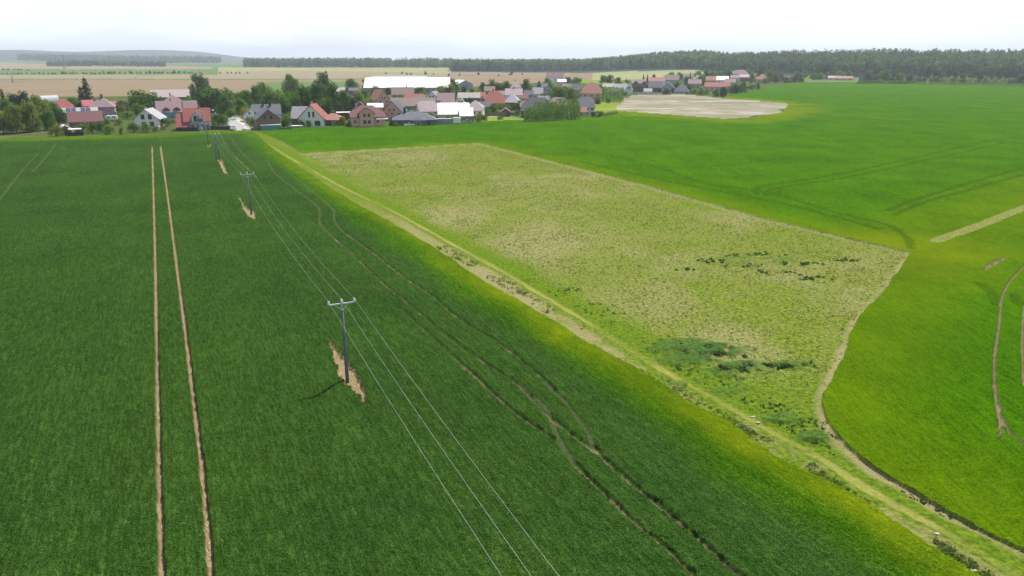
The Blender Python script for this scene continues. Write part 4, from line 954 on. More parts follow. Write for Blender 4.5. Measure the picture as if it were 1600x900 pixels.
hs(1303, 125, 18, 3, 6, 12, 'low white roofed farm building at the wood edge behind the crop', wall='white', roof='pink', win_n=2, cat='barn')
hs(1318, 125.5, 26, 3, 6, 12, 'low red roofed farm building at the wood edge behind the crop', wall='salmon', roof='salmon', win_n=3, cat='barn')
hs(1253, 128, 6, 3, 5, 6, 'tiny dark hut at the far border of the bright crop', wall='brown', roof='dark', win_n=0, cat='shed')
# more roofs packed between the main ones
for a_ in ((758, 176, 18, 9, 16, 9, 'low dark shed behind the footpath, left of the brick red roof', 'x', 1, 'darkgrey', 'dark'), (750, 160, 16, 9, 15, 9, 'small reddish roof between two shed rows left of the brick red roof', 'x', 1, 'beige', 'red'),
 (765, 150, 16, 8, 14, 9, 'small brown roof under the row of trees before the tan field', 'x', 1, 'stone', 'brown'), (790, 182, 14, 7, 12, 7, 'little garden house below the half hipped grey roof', 'y', 1, 'brown', 'brown'),
 (822, 176, 18, 9, 17, 9, 'brownish roof left behind the dark farmhouse', 'x', .5, 'stone', 'brown'), (826, 156, 14, 8, 14, 9, 'dark little roof left of the light blue grey one', 'x', 1, 'grey', 'dark'),
 (850, 166, 18, 8, 15, 9, 'grey roof above the dark farmhouse ridge', 'x', 1, 'white', 'grey'), (889, 172, 16, 8, 14, 8, 'salmon roof end behind the middle of the front hedge', 'y', 1, 'beige', 'salmon'),
 (848, 143, 14, 7, 12, 9, 'small dark roof among trees below the lone red barn', 'x', 1, 'grey', 'slate'), (886, 143, 15, 6, 11, 9, 'brown roof between the two crowns on the meadow and the mauve house', 'x', 1, 'stone', 'brown'),
 (938, 146, 13, 7, 13, 9, 'brown gable right behind the orange red hipped house', 'y', 1, 'brown', 'brown'), (957, 150, 18, 6, 11, 9, 'dark roof directly above the right end of the upper hedge', 'x', 1, 'grey', 'dark'),
 (998, 137, 18, 7, 12, 11, 'brownish roof above the first dark gables', 'x', 1, 'stone', 'brown'), (1012, 147, 12, 4, 8, 7, 'low pale annex at the foot of the dark gables', 'x', 1, 'white', 'lightgrey'),
 (1075, 128, 15, 7, 12, 12, 'brown roof in front of the spruce at the wood', 'x', 1, 'stone', 'brown'), (1094, 130, 14, 7, 12, 12, 'grey roof left of the salmon one in the far rows', 'x', 1, 'grey', 'mauve'),
 (1140, 136, 16, 7, 12, 12, 'brown roof behind the dark trees at the village end', 'x', 1, 'stone', 'brown'), (1176, 128, 12, 6, 11, 12, 'small reddish gable left of the last salmon house', 'y', 1, 'salmon', 'red'),
 (545, 168, 20, 9, 17, 9, 'dark roof hidden under the right hand limes', 'x', 1, 'white', 'dark'), (530, 150, 18, 7, 12, 10, 'pale shed in the yards left of the huge hall', 'x', 1, 'palegrey', 'pale'),
 (553, 150, 14, 8, 12, 9, 'dark shed close to the left gable of the huge hall', 'x', 1, 'darkgrey', 'slate'), (660, 167, 18, 9, 17, 9, 'brownish roof behind the right end of the long brown barn', 'x', 1, 'beige', 'brown')):
    hs(a_[0], a_[1], a_[2], a_[3], a_[4], a_[5], a_[6], a_[7], a_[8], a_[9], a_[10], win_n=2, chim=None if len(a_[6]) % 2 else 1)
# halls
r_ = building(636, 146, 'huge grey hall with a dazzling white roof behind the village', 'hall', -3); s = r_['_s']
wo, ro = block(r_, 0, 132, 9, 23, 34, 0, 'x', 1.0, 'steel', 'white', .6)
for xx in range(-58, 60, 9): win(r_, xx, 3, 5, 2.6, name='window')
a = MB(); a.box(-66 * s + 4, 30 * s, 30, 34.4, 23 * s - 7, 23 * s + .9); a.build('ridge_vent', WM['white'], r_)
r_ = building(727, 140, 'smaller steel grey hall with white roof slope right of the huge hall', 'hall', 24); s = r_['_s']
block(r_, 0, 26, 8, 14, 18, 0, 'y', 1.0, 'steel', 'white', .5); door(r_, 0, 7, 6)
r_ = building(462, 200.5, 'white covered garden pool lying at the crop edge', 'shed', 0, None, 'garden_pool'); r_['category'] = 'pool'; s = r_['_s']
a = MB(); a.box(-11.5 * s, 11.5 * s, 0, 3.6, 0, .85); a.build('shell', WM['darkgrey'], r_); a = MB(); a.box(-11 * s, 11 * s, .12, 3.48, .85, 1.0); a.build('cover', WM['white'], r_)

# containers, trailer, cars
r_ = building(694, 195, 'row shaped pale grey corrugated container at the crop edge', 'shed', 1, None, 'storage_container'); r_['category'] = 'container'; s = r_['_s']
a = MB(); W_ = 24 * s; n_ = 30
for i in range(n_): a.box(-W_ / 2 + W_ * i / n_, -W_ / 2 + W_ * (i + .55) / n_, -.05, 2.5, .1, 9 * s)
a.box(-W_ / 2, W_ / 2, 0, 2.45, .12, 9 * s - .05); a.build('wall', WM['steel'], r_); a = MB(); a.box(-W_ / 2 - .05, W_ / 2 + .05, -.08, 2.55, 9 * s, 9 * s + .1); a.build('roof', WM['palegrey'], r_)
def wheels(r_, xs, ys, rad):
    for x_ in xs:
        for y_ in ys: a = MB(); a.tube([(x_, y_ - .1, rad), (x_, y_ + .1, rad)], rad, 16); o = a.build('wheel', M['tyre'], r_, False); b_ = MB(); b_.tube([(x_, y_ - .115, rad), (x_, y_ + .115, rad)], rad * .55, 12); b_.build('rim', M['galv'], o)
r_ = building(714, 194.5, 'white box trailer standing between the container and teal car', 'shed', 0, None, 'box_trailer'); r_['category'] = 'trailer'; s = r_['_s']
a = MB(); a.box(-6.3 * s, 6.3 * s, 0, 2.2, .55, 10.5 * s); a.box(-6.3 * s - .9, -6.3 * s, 1.0, 1.2, .5, .6); a.build('body', WM['white'], r_); wheels(r_, (-.4, .5), (.1, 2.1), .33)
def car(px, base, yaw, colr, label, ln=4.4, hh=1.5, scale=1.0):
    x, y = P(px, base); r_ = empty('parked_car', (x, y, 0), -math.atan2(x, y) + math.radians(yaw), label, 'car', 'cars parked in the village'); r_.scale = (scale,) * 3
    prof = [(-.5, .32), (-.5, .62), (-.40, .70), (-.22, .76), (-.1, 1.0), (.22, 1.0), (.38, .78), (.49, .72), (.5, .32)]
    pm = MB(); low = [(p[0] * ln, min(p[1], .76) * hh) for p in prof if p[1] <= .78]
    n = len(low); pts = [(p[0], yy, p[1]) for yy in (0, 1.75) for p in low]
    pm.poly(pts, [tuple(range(n)), tuple(range(2 * n - 1, n - 1, -1))] + [(i, (i + 1) % n, n + (i + 1) % n, n + i)[::-1] for i in range(n)]); pm.build('body', colr, r_)
    cab = [(-.21 * ln, .76 * hh), (-.10 * ln, .985 * hh), (.20 * ln, .985 * hh), (.36 * ln, .76 * hh)]
    g_ = MB(); pts = [(p[0], yy + (.12 if i in (1, 2) else 0) * (1 if yy < 1 else -1), p[1]) for yy in (.06, 1.69) for i, p in enumerate(cab)]
    g_.poly(pts, [(0, 1, 2, 3), (7, 6, 5, 4)] + [(i, (i + 1) % 4, 4 + (i + 1) % 4, 4 + i)[::-1] for i in range(4)]); g_.build('windows', M['glass'], r_)
    t_ = MB(); t_.box(-.11 * ln, .21 * ln, .17, 1.58, .985 * hh, 1.02 * hh); t_.build('car_roof', colr, r_)
    for x_ in (-.31, .31):
        for y_ in (.02, 1.73): a = MB(); a.tube([(x_ * ln, y_ - .1, .33), (x_ * ln, y_ + .1, .33)], .33, 14); a.build('wheel', M['tyre'], r_)
    for y_ in (.25, 1.5): a = MB(); a.box(-.505 * ln, -.49 * ln, y_ - .16, y_ + .16, .48 * hh, .6 * hh); a.build('headlight', M['frame'], r_)
    return r_
carw = simple('white_car_paint', (.75, .76, .78), .02, 1, .25, .5); carg = simple('teal_car_paint', (.18, .34, .34), .03, 1, .25, .5); cars_ = simple('silver_car_paint', (.45, .47, .5), .03, 1, .25, .5)
car(368.5, 187.5, 70, carw, 'white car farther up the village street'); car(368, 203.5, 80, cars_, 'silver car parked at the field end of the village street', 4.4, 1.6)
car(730, 193.5, 4, carg, 'teal car on the grass right of the white trailer', 4.6, 1.6); car(640, 198, 5, carw, 'white car in front of the dark grey bungalow')

# street, yards
def ribbon(name, px, wd, mt, z=.05, kind='structure'):
    l = spline(PL(px)) ; v_ = []; f_ = []
    for i, p in enumerate(l):
        d = l[min(i + 1, len(l) - 1)] - l[max(i - 1, 0)]; d /= np.hypot(*d) + 1e-9; nx, ny = -d[1], d[0]
        v_ += [(p[0] + nx * wd / 2, p[1] + ny * wd / 2, z), (p[0] - nx * wd / 2, p[1] - ny * wd / 2, z)]
    for i in range(len(l) - 1): f_.append((2 * i, 2 * i + 1, 2 * i + 3, 2 * i + 2))
    me = bpy.data.meshes.new(name); me.from_pydata(v_, [], f_); me.materials.append(mt); me.update()
    o = bpy.data.objects.new(name, me); o['kind'] = kind; col.objects.link(o); return o
ribbon('road', [(385, 206), (374, 195), (362, 186), (355, 181), (349, 176), (344, 171)], 8.5, M['asphalt'])
ribbon('pavement', [(391, 206.5), (381, 196), (369, 187), (360, 181)], 1.6, M['concrete'], .14)
ribbon('yard', [(590, 198.2), (640, 197), (700, 196.5)], 3.5, M['concrete'], .05)
ribbon('footpath', [(750, 183), (790, 181.5), (812, 182)], 2.2, M['concrete'], .05)
ribbon('farm_lane', [(1225, 126.8), (1300, 127.4), (1400, 128.4)], 5, M['dry'], .05)
ribbon('footpath', [(900, 185.2), (935, 181), (965, 177)], 2.0, M['concrete'], .05)
ribbon('yard', [(700, 172), (730, 168), (760, 169), (800, 176)], 6, M['asphalt'], .04)
def fence(px0, b0, px1, b1, h, mt, label, n=12, board=True, lean=0):
    (x0, y0), (x1, y1) = P(px0, b0), P(px1, b1); L_ = math.hypot(x1 - x0, y1 - y0)
    r_ = empty('fence', (x0, y0, 0), math.atan2(y1 - y0, x1 - x0), label, 'fence', 'garden fences along the crop')
    a = MB()
    k = int(L_ / .5)
    if board:
        for i in range(k): a.box(i * L_ / k + .01, (i + .94) * L_ / k, -.03 + .012 * (i % 2), .03 + .012 * (i % 2), .05, h * (1 - .03 * (i % 3)))
    else:
        for z in (.3, .6, .9): a.box(0, L_, -.02, .02, h * z, h * z + .08)
    a.build('panel', mt, r_)
    for i in range(n + 1): p = MB(); p.box(i * L_ / n - .06, i * L_ / n + .06, .05, .17, -.3, h + .05); p.build('post', mt, r_)
    return r_
fence(276, 205.5, 309, 205, 1.5, WM['black'], 'black board fence in front of the red tiled house', 8)
fence(329, 203, 363, 203, 1.5, WM['black'], 'black fence between transformer and street', 8)
fence(392, 203.5, 456, 203.5, 1.1, WM['brown'], 'low brown fence in front of the dark brown house', 12)
fence(378, 205, 391, 205.5, 1.0, WM['white'], 'short white fence at the street mouth', 4)
fence(648, 196.5, 681, 196, 1.6, WM['black'], 'black fence in front of the grey bungalow', 8)
fence(560, 198.5, 604, 197.5, 1.0, WM['palegrey'], 'pale low fence below the salmon house', 10)
fence(752, 182, 812, 181, 1.2, WM['brown'], 'brown picket fence behind the mown patch', 12)
fence(992, 146.8, 1040, 147.6, 1.4, WM['palegrey'], 'pale garden wall along the top of the dry plot', 10)

# --- trees: photo column, ground row, top row, width, shape, leaf colour
T_ = [
 (6, 208, 164, 34, 'broad', 'olive', 'pale olive tree cut by the left edge of the photo'), (27, 208, 160, 36, 'broad', 'olive', 'rounded olive tree, second in the thicket from the left edge'),
 (50, 206, 158, 34, 'broad', 'olive', 'widest olive tree in the middle of the left thicket'), (75, 203, 168, 30, 'broad', 'bright', 'fresh green tree at the right end of the left thicket'),
 (64, 190, 147, 38, 'broad', 'olive', 'olive crown rising behind the left thicket'), (93, 196, 162, 24, 'broad', 'dark', 'dark tree leaning out between thicket and long grey house'),
 (10, 182, 138, 20, 'conifer', 'needle', 'dark pine above the left thicket'), (22, 178, 145, 22, 'broad', 'dark', 'dark bushy tree between the two pines at far left'), (38, 178, 137, 24, 'broad', 'needle', 'round dark pine at far left'),
 (14, 196, 152, 30, 'broad', 'mid', 'mid green tree filling the back of the left thicket'), (40, 198, 158, 24, 'broad', 'mid', 'mid green crown in the heart of the left thicket'),
 (140, 176, 121, 33, 'conifer', 'needle', 'tall dark spruce left of the mauve house'), (131, 174, 134, 24, 'conifer', 'needle', 'shorter spruce leaning on the tall one'),
 (116, 174, 148, 30, 'broad', 'bright', 'rounded fresh tree left of the spruces'), (126, 176, 156, 20, 'broad', 'mid', 'small crown between fresh tree and spruce'),
 (190, 178, 152, 14, 'airy', 'olive', 'thin brownish tree right of the mauve house'), (198, 177, 153, 14, 'airy', 'grey', 'thin pale tree next to the thin brownish one'), (184, 179, 160, 12, 'conifer', 'needle', 'narrow dark conifer beside the mauve house'),
 (225, 172, 136, 46, 'broad', 'bright', 'large fresh green round tree above the white gabled house'), (216, 182, 161, 24, 'broad', 'bright', 'bushy tree right under the large fresh one'), (238, 180, 156, 20, 'broad', 'dark', 'dark tree between the large fresh one and blue house'),
 (200, 186, 172, 26, 'shrub', 'bright', 'low light bush in the garden left of the white gabled house'), (186, 196, 184, 16, 'shrub', 'olive', 'scrubby bush in the garden beds'),
 (88, 213, 190, 23, 'shrub', 'olive', 'round olive bush at the left front of the gardens'), (128, 209, 191, 24, 'shrub', 'olive', 'yellowish bush in front of the maroon barn'), (146, 208, 188, 18, 'shrub', 'mid', 'mid green bush in front of the maroon barn'),
 (158, 208, 187, 17, 'shrub', 'dark', 'darkest bush in front of the maroon barn'), (172, 210, 192, 19, 'shrub', 'bright', 'bright round bush right of the darkest one'), (190, 211, 197, 9, 'shrub', 'bright', 'little sapling between two garden bushes'),
 (209, 207, 188, 19, 'shrub', 'mid', 'round bush left below the white gabled house'), (229, 207, 190, 20, 'shrub', 'mid', 'round bush right below the white gabled house'), (243, 206, 194, 13, 'shrub', 'grey', 'small greyish bush before the blue walled house'),
 (258, 197, 183, 22, 'shrub', 'bright', 'garden bush under the blue wall'), (271, 193, 184, 14, 'shrub', 'yellow', 'yellow flowering bush left of the red tiled house'), (256, 203, 196, 12, 'shrub', 'olive', 'low bush on the lawn left of the black fence'),
 (336, 174, 127, 58, 'broad', 'dark', 'huge dark tree above the village street'), (318, 165, 109, 38, 'airy', 'grey', 'tall pale poplar behind the huge dark tree'), (312, 172, 150, 16, 'airy', 'purple', 'reddish tree left of the huge dark tree'),
 (306, 176, 160, 18, 'broad', 'dark', 'dark tree between blue house and huge tree'), (303, 150, 130, 10, 'broad', 'purple', 'small dark round tree at the left foot of the tall poplar'),
 (342, 195, 174, 26, 'broad', 'bright', 'fresh tree in the corner garden right of the red tiled house'), (334, 200, 183, 18, 'shrub', 'mid', 'bush behind the black fence by the street'), (354, 193, 180, 12, 'shrub', 'mid', 'bush at the kerb of the street'),
 (362, 184, 168, 20, 'broad', 'bright', 'light tree at the upper end of the street'), (383, 180, 166, 17, 'shrub', 'yellow', 'yellow flowering tree beside the grey roofed house'), (374, 168, 140, 22, 'broad', 'mid', 'mid green tree behind the street end'),
 (376, 178, 152, 26, 'broad', 'mid', 'wide bush behind the yellow flowering tree'), (402, 172, 132, 34, 'broad', 'mid', 'big green tree left in the group behind the grey roofed house'), (416, 168, 123, 34, 'broad', 'olive', 'tallest olive tree behind the grey roofed house'),
 (436, 172, 132, 34, 'airy', 'olive', 'loose olive tree behind the dark brown house'), (450, 174, 138, 26, 'broad', 'bright', 'light green tree behind the white and red gabled house'), (396, 198, 183, 18, 'shrub', 'mid', 'bush between street and dark brown house'),
 (390, 196, 180, 14, 'shrub', 'olive', 'olive bush by the pavement'), (456, 150, 111, 30, 'broad', 'mid', 'mid green tree out behind, left of two distant crowns'), (505, 152, 111, 30, 'broad', 'dark', 'dark bluish tree out behind, right of two distant crowns'),
 (476, 180, 123, 36, 'broad', 'dark', 'first of the tall dark limes, left end'), (498, 180, 126, 34, 'broad', 'dark', 'second of the tall dark limes'), (520, 180, 128, 34, 'broad', 'dark', 'third of the tall dark limes'), (540, 180, 135, 30, 'broad', 'dark', 'fourth of the tall dark limes, right end'),
 (562, 176, 142, 30, 'broad', 'olive', 'yellowish tree right of the dark limes'), (578, 172, 150, 18, 'broad', 'olive', 'low yellowish tree behind the salmon house'), (488, 184, 164, 22, 'broad', 'dark', 'dark undergrowth tree behind the red gabled roof'),
 (530, 184, 160, 22, 'broad', 'dark', 'dark low tree behind the carport'), (449, 200, 176, 18, 'broad', 'mid', 'tree between the dark brown and the red roofed house'), (463, 195, 178, 16, 'shrub', 'dark', 'dark bush left of the white red roofed house'),
 (471, 199, 184, 12, 'shrub', 'mid', 'bush at the corner of the white red roofed house'), (484, 200, 187, 9, 'shrub', 'bright', 'round bush before the dark terrace window'), (536, 196, 178, 16, 'shrub', 'yellow', 'yellow green bush right of the red roofed wing'), (529, 197, 188, 9, 'shrub', 'mid', 'small bush left of the yellow green one'),
 (545, 199, 189, 12, 'shrub', 'mid', 'bush under the salmon house corner'), (612, 197, 184, 12, 'shrub', 'dark', 'dark bush between salmon house and bungalow'), (620, 198, 190, 12, 'shrub', 'olive', 'low bush at the left end of the bungalow'),
 (586, 152, 134, 20, 'broad', 'olive', 'olive tree left before the huge hall'), (655, 152, 133, 26, 'broad', 'olive', 'round olive tree before the middle of the hall'), (608, 148, 136, 14, 'broad', 'purple', 'brownish bush tree near the hall'),
 (572, 140, 118, 16, 'airy', 'mid', 'tree at the left gable of the huge hall'), (550, 146, 121, 22, 'broad', 'mid', 'tree left of the hall among scrap yards'), (682, 158, 139, 16, 'broad', 'mid', 'mid green crown right of the hall chimney'), (700, 158, 129, 28, 'broad', 'olive', 'largest olive tree at the right of the hall'),
 (709, 152, 122, 20, 'broad', 'mid', 'green tree behind the largest olive one'), (725, 158, 132, 16, 'airy', 'grey', 'greyish tree right of the hall'), (738, 156, 134, 14, 'shrub', 'mid', 'bush near the smaller hall'), (646, 184, 170, 16, 'shrub', 'yellow', 'yellow bush in the courtyard before the brown barn'),
 (755, 146, 126, 18, 'broad', 'dark', 'dark tree right of the smaller hall'), (768, 146, 123, 16, 'broad', 'olive', 'olive tree in the row before the tan field'), (779, 146, 125, 20, 'broad', 'dark', 'dark green tree in the row before the tan field'), (792, 146, 125, 16, 'broad', 'mid', 'green tree left of the small pink pyramid roof'),
 (822, 146, 123, 20, 'broad', 'dark', 'dark round tree right of the small pink pyramid roof'), (842, 145, 126, 16, 'conifer', 'needle', 'dark conifer above the light blue grey roof'), (855, 141, 121, 18, 'broad', 'mid', 'green tree under the lone red barn'),
 (747, 152, 138, 14, 'shrub', 'olive', 'olive bush left of the brick red roof'), (874, 166, 135, 28, 'broad', 'bright', 'fresh tree behind the front hedge'), (892, 164, 136, 24, 'broad', 'olive', 'olive tree behind the front hedge'), (860, 158, 142, 16, 'broad', 'mid', 'mid green tree right of the slate gable'),
 (838, 160, 148, 18, 'shrub', 'mid', 'low bush below the light blue grey roof'), (770, 178, 160, 20, 'shrub', 'bright', 'bright bush below the brick red roof, left'), (782, 176, 158, 18, 'shrub', 'olive', 'olive bush below the brick red roof, right'), (795, 180, 166, 14, 'shrub', 'dark', 'dark bush below the grey half hipped roof'),
 (812, 174, 156, 16, 'broad', 'bright', 'light tree left of the dark roofed farmhouse'), (806, 182, 170, 14, 'shrub', 'mid', 'bush at the end of the footpath'), (748, 192, 174, 14, 'shrub', 'olive', 'bush at the corner of the white L roofed house'), (762, 180, 166, 14, 'shrub', 'mid', 'mid green bush left of the bright one'),
 (718, 186, 176, 9, 'shrub', 'mid', 'bush before the beige wall'), (902, 131, 119, 16, 'broad', 'mid', 'left one of two crowns on the meadow by the orange roof'), (888, 131, 120, 16, 'broad', 'dark', 'dark crown on the meadow by the orange roof'),
 (943, 130, 115, 14, 'broad', 'dark', 'dark twin tree left on the pale field'), (953, 130, 116, 12, 'broad', 'dark', 'dark twin tree right on the pale field'), (966, 134, 120, 16, 'airy', 'olive', 'olive tree above the light grey roof'), (980, 134, 122, 12, 'shrub', 'olive', 'olive bush above the dark gables'),
 (1005, 132, 116, 7, 'conifer', 'needle', 'first narrow conifer above the dark gables'), (1011, 132, 116, 7, 'conifer', 'needle', 'second narrow conifer above the dark gables'), (1021, 131, 115, 9, 'broad', 'purple', 'reddish tree behind the pinkish red roof'), (1040, 130, 118, 16, 'broad', 'olive', 'olive tree right of the pinkish red roof'),
 (1042, 148, 134, 16, 'broad', 'grey', 'grey green tree left of the dark pyramid roof'), (1076, 145, 132, 9, 'column', 'bright', 'bright columnar tree right of the pyramid roof'), (1085, 147, 137, 12, 'shrub', 'bright', 'light bush right of the pyramid roof'), (1096, 149, 139, 14, 'shrub', 'bright', 'light bush at the corner of the dry plot'),
 (1104, 148, 138, 12, 'shrub', 'olive', 'olive bush under the long red roof'), (1118, 151, 138, 12, 'broad', 'mid', 'bluish green tree under the long red roof, left'), (1130, 151, 136, 12, 'column', 'dark', 'dark green tree under the long red roof, right'), (1073, 133, 116, 12, 'broad', 'bright', 'light tree behind the pyramid roof'),
 (1078, 129, 112, 6, 'conifer', 'needle', 'dark thin spruce behind the pyramid roof'), (1103, 132, 108, 18, 'broad', 'dark', 'dark round tree at the foot of the wood'), (1062, 126, 111, 16, 'broad', 'bright', 'fresh tree left at the foot of the wood'), (1090, 122, 110, 16, 'broad', 'mid', 'mid green tree by the wood'),
 (1113, 122, 107, 16, 'broad', 'bright', 'fresh tree right of the dark round one'), (1125, 124, 110, 16, 'broad', 'mid', 'green tree near the tiny pale house'), (1140, 128, 108, 16, 'broad', 'dark', 'dark tree near the mauve roofed villa'), (1150, 146, 129, 16, 'broad', 'dark', 'dark tree group member left of the field corner'),
 (1160, 143, 126, 14, 'broad', 'dark', 'dark tree at the field corner'), (1140, 143, 131, 14, 'broad', 'mid', 'mid green tree behind the long red house'), (1172, 141, 130, 12, 'shrub', 'olive', 'olive bush at the village end'), (1178, 139, 131, 7, 'shrub', 'dark', 'dark little bush at the village end'),
 (1184, 140, 130, 6, 'column', 'mid', 'small columnar tree at the village end'), (1174, 130, 112, 9, 'broad', 'olive', 'olive tree left of the last salmon house'), (1187, 124, 106, 9, 'column', 'dark', 'dark columnar tree above the last salmon house'), (1201, 128, 108, 18, 'broad', 'olive', 'rounded olive tree right of the last salmon house'),
 (1212, 129, 114, 16, 'broad', 'grey', 'greyish tree in the row beyond the crop'), (1196, 131, 119, 14, 'shrub', 'bright', 'fresh bush right of the last salmon house'), (1219, 128, 112, 12, 'broad', 'grey', 'silvery tree before the wood'), (1246, 128, 110, 18, 'broad', 'grey', 'brownish grey tree before the wood'),
 (1228, 130, 118, 14, 'shrub', 'purple', 'dark brown bush beside the field lane'), (1240, 130, 118, 16, 'shrub', 'purple', 'second dark brown bush beside the field lane'), (1251, 129, 119, 12, 'shrub', 'dark', 'dark bush beside the field lane'), (1256, 122, 108, 12, 'broad', 'bright', 'fresh tree at the wood edge'),
 (1270, 125, 112, 14, 'broad', 'mid', 'green bush tree at the wood edge'), (1282, 125, 113, 14, 'broad', 'mid', 'rounded green tree at the wood edge'), (1293, 124, 113, 12, 'broad', 'grey', 'grey tree left of the farm building'), (1312, 122, 110, 16, 'broad', 'mid', 'green tree above the farm building'), (1326, 123, 111, 16, 'broad', 'bright', 'fresh tree above the farm building'),
 (1347, 129, 116, 12, 'broad', 'grey', 'silvery bush at the crop border, leftmost'), (1356, 130, 108, 20, 'broad', 'grey', 'pale willow at the crop border'), (1369, 130, 116, 18, 'broad', 'mid', 'round bush right of the pale willow'), (1382, 129, 106, 20, 'broad', 'mid', 'green tree standing above the border bushes'),
 (1394, 130, 120, 16, 'broad', 'dark', 'dark bush at the crop border'), (1404, 129, 110, 14, 'broad', 'mid', 'green tree right of the dark border bush'), (1420, 130, 114, 18, 'broad', 'grey', 'pale round silvery tree at the crop border'), (1408, 131, 121, 12, 'broad', 'mid', 'low bush beside the pale round tree'),
 (1529, 131.5, 117, 8, 'column', 'dark', 'dark columnar tree in the young row'), (1594, 133.5, 114, 22, 'broad', 'dark', 'dark tree at the right edge of the photo'), (1580, 133.5, 122, 12, 'broad', 'mid', 'green bush beside the tree at the right edge'),
 (386, 176, 138, 30, 'broad', 'mid', 'mid green tree filling the gap above the yellow flowering tree'), (424, 178, 140, 30, 'broad', 'dark', 'darker tree behind the grey roofed house'), (444, 180, 146, 26, 'broad', 'mid', 'green tree low behind the dark brown house'),
 (462, 182, 142, 26, 'broad', 'bright', 'light green tree tucked left of the dark limes'), (510, 184, 146, 30, 'broad', 'dark', 'dark filler tree beneath the dark limes'), (553, 184, 150, 24, 'broad', 'dark', 'dark tree at the right foot of the limes'),
 (352, 182, 146, 30, 'broad', 'dark', 'dark tree right of the huge tree by the street'), (296, 172, 146, 18, 'broad', 'mid', 'green tree behind the wide blue house'), (250, 176, 150, 18, 'broad', 'mid', 'green tree at the left end of the pink barn'),
 (2, 190, 150, 26, 'broad', 'bright', 'light tree cropped at the left edge behind the thicket'), (84, 186, 156, 22, 'broad', 'mid', 'mid green tree under the pale greenhouse'), (168, 196, 183, 14, 'shrub', 'mid', 'bush beside the white caravan'),
 (622, 152, 137, 18, 'broad', 'mid', 'mid green tree before the left half of the hall'), (570, 158, 140, 20, 'broad', 'bright', 'fresh tree left of the salmon red roofed house'), (690, 150, 130, 18, 'broad', 'mid', 'green tree screening the right end of the huge hall'),
 (830, 152, 132, 18, 'broad', 'mid', 'green tree left of the light blue grey roof'), (868, 152, 134, 20, 'broad', 'bright', 'bright tree right of the light blue grey roof'), (884, 150, 132, 22, 'broad', 'mid', 'green tree left of the mauve walled house'),
 (1048, 124, 112, 16, 'broad', 'mid', 'green tree above the mauve brown roof'), (1058, 138, 124, 12, 'broad', 'mid', 'green tree between the mauve brown roof and the pyramid roof'), (1095, 134, 116, 14, 'broad', 'mid', 'green tree left of the salmon roof in the far rows'),
 (1133, 122, 106, 18, 'broad', 'bright', 'light round tree at the foot of the wood near the villa'), (1170, 122, 106, 16, 'broad', 'mid', 'green tree right of the mauve roofed villa'), (1212, 124, 108, 14, 'broad', 'mid', 'green tree beyond the end of the village'),
 (1540, 117, 86, 9, 'conifer', 'needle', 'lone taller spruce top sticking out of the wood'),
]
tree_rows = set()
for a_ in T_[:-1]: tree(*a_)
# the young row of trees on the crop's far border, and field trees on the plain
g_ = random.Random(3)
for i in range(34):
    px = 1428 + i * 4.6 + g_.uniform(-1.2, 1.2); bs_ = 129.8 + (px - 1428) * .022
    tree(px, bs_, bs_ - g_.uniform(9, 13), g_.uniform(6, 9), 'tiny', g_.choice(['young', 'bright', 'young', 'grey', 'young']), 'young roadside tree in the light green row below the tall forest', 'young trees in a row below the tall forest')
for i in range(46):
    px = 3 + i * 6.6 + g_.uniform(-2.5, 2.5); bs_ = 116.6 - px * .006; k_ = .5 if px < 150 else 1
    tree(px, bs_, bs_ - g_.uniform(2.5, 5) * (.7 + .4 * k_), g_.uniform(3, 7) * (.6 + .5 * k_), 'tiny', g_.choice(['dark', 'mid', 'olive', 'needle']), 'small bushy tree in the line along the green strip on the left plain', 'line of bushes along the green strip')
for px in (344, 356, 362, 369, 375, 387): tree(px, 115.2, 111.5, 2.6, 'tiny', 'needle', 'dark little tree in the short row on the plain right of the poplar', 'short row of dark little trees on the plain')
for px, bs_, h_ in ((603, 116, 4), (628, 116, 4.5), (636, 117, 4), (642, 117, 4), (665, 117, 6), (678, 117, 3), (701, 119, 4.5), (718, 118.5, 4), (748, 117.5, 5), (779, 119, 3.6), (796, 118, 3), (800, 117.5, 6.5), (816, 117, 3.6)):
    tree(px, bs_, bs_ - h_, h_ * .9, 'tiny', 'purple', 'dark solitary tree dotting the ploughed slope behind the halls', 'solitary trees on the ploughed slope')
for px, bs_ in ((5, 109.5), (13, 109.5), (23, 109.5), (29, 109.8), (34, 109.5), (44, 110)): tree(px, bs_, bs_ - 2.6, 5, 'tiny', 'dark', 'flat dark tree in the loose group on the far green strip', 'loose trees on the far green strip')
tree(216, 104.5, 100.5, 5, 'tiny', 'purple', 'lone round tree on the far ploughed field'); tree(119, 124, 122, 3, 'tiny', 'dark', 'lone bush at the edge of the thin green strip'); tree(212, 121.5, 120, 2.6, 'tiny', 'purple', 'lone reddish bush on the rosy field strip')
hedge(822, 190.5, 903, 187, 22, 5.5, 'mid', 'tall evergreen front hedge at the edge of the bright crop', .42, peaks=1)
hedge(836, 186, 900, 183, 24, 5.0, 'mid', 'second line of the evergreen hedge, taller at its right', .45, peaks=1)
hedge(905, 158.5, 973, 158.5, 19, 7, 'mid', 'upper evergreen hedge bordering the meadow left of the dry plot', .6, peaks=1)
hedge(930, 184, 938, 181, 7, 3, 'needle', 'black green hedge block right of the slate grey house')
hedge(940, 182.5, 962, 178.5, 5, 2, 'olive', 'low scrubby hedge along the footpath end', .3)
hedge(1138, 146, 1162, 145, 9, 6, 'dark', 'dark hedge at the village end beside the crop', .7, peaks=1)
hedge(1340, 131.2, 1430, 131.5, 5, 4, 'mid', 'low hedge strip at the far crop border', .8)
hedge(1430, 131.8, 1600, 135.0, 3.5, 4, 'olive', 'scrub strip under the young row of trees', .8)

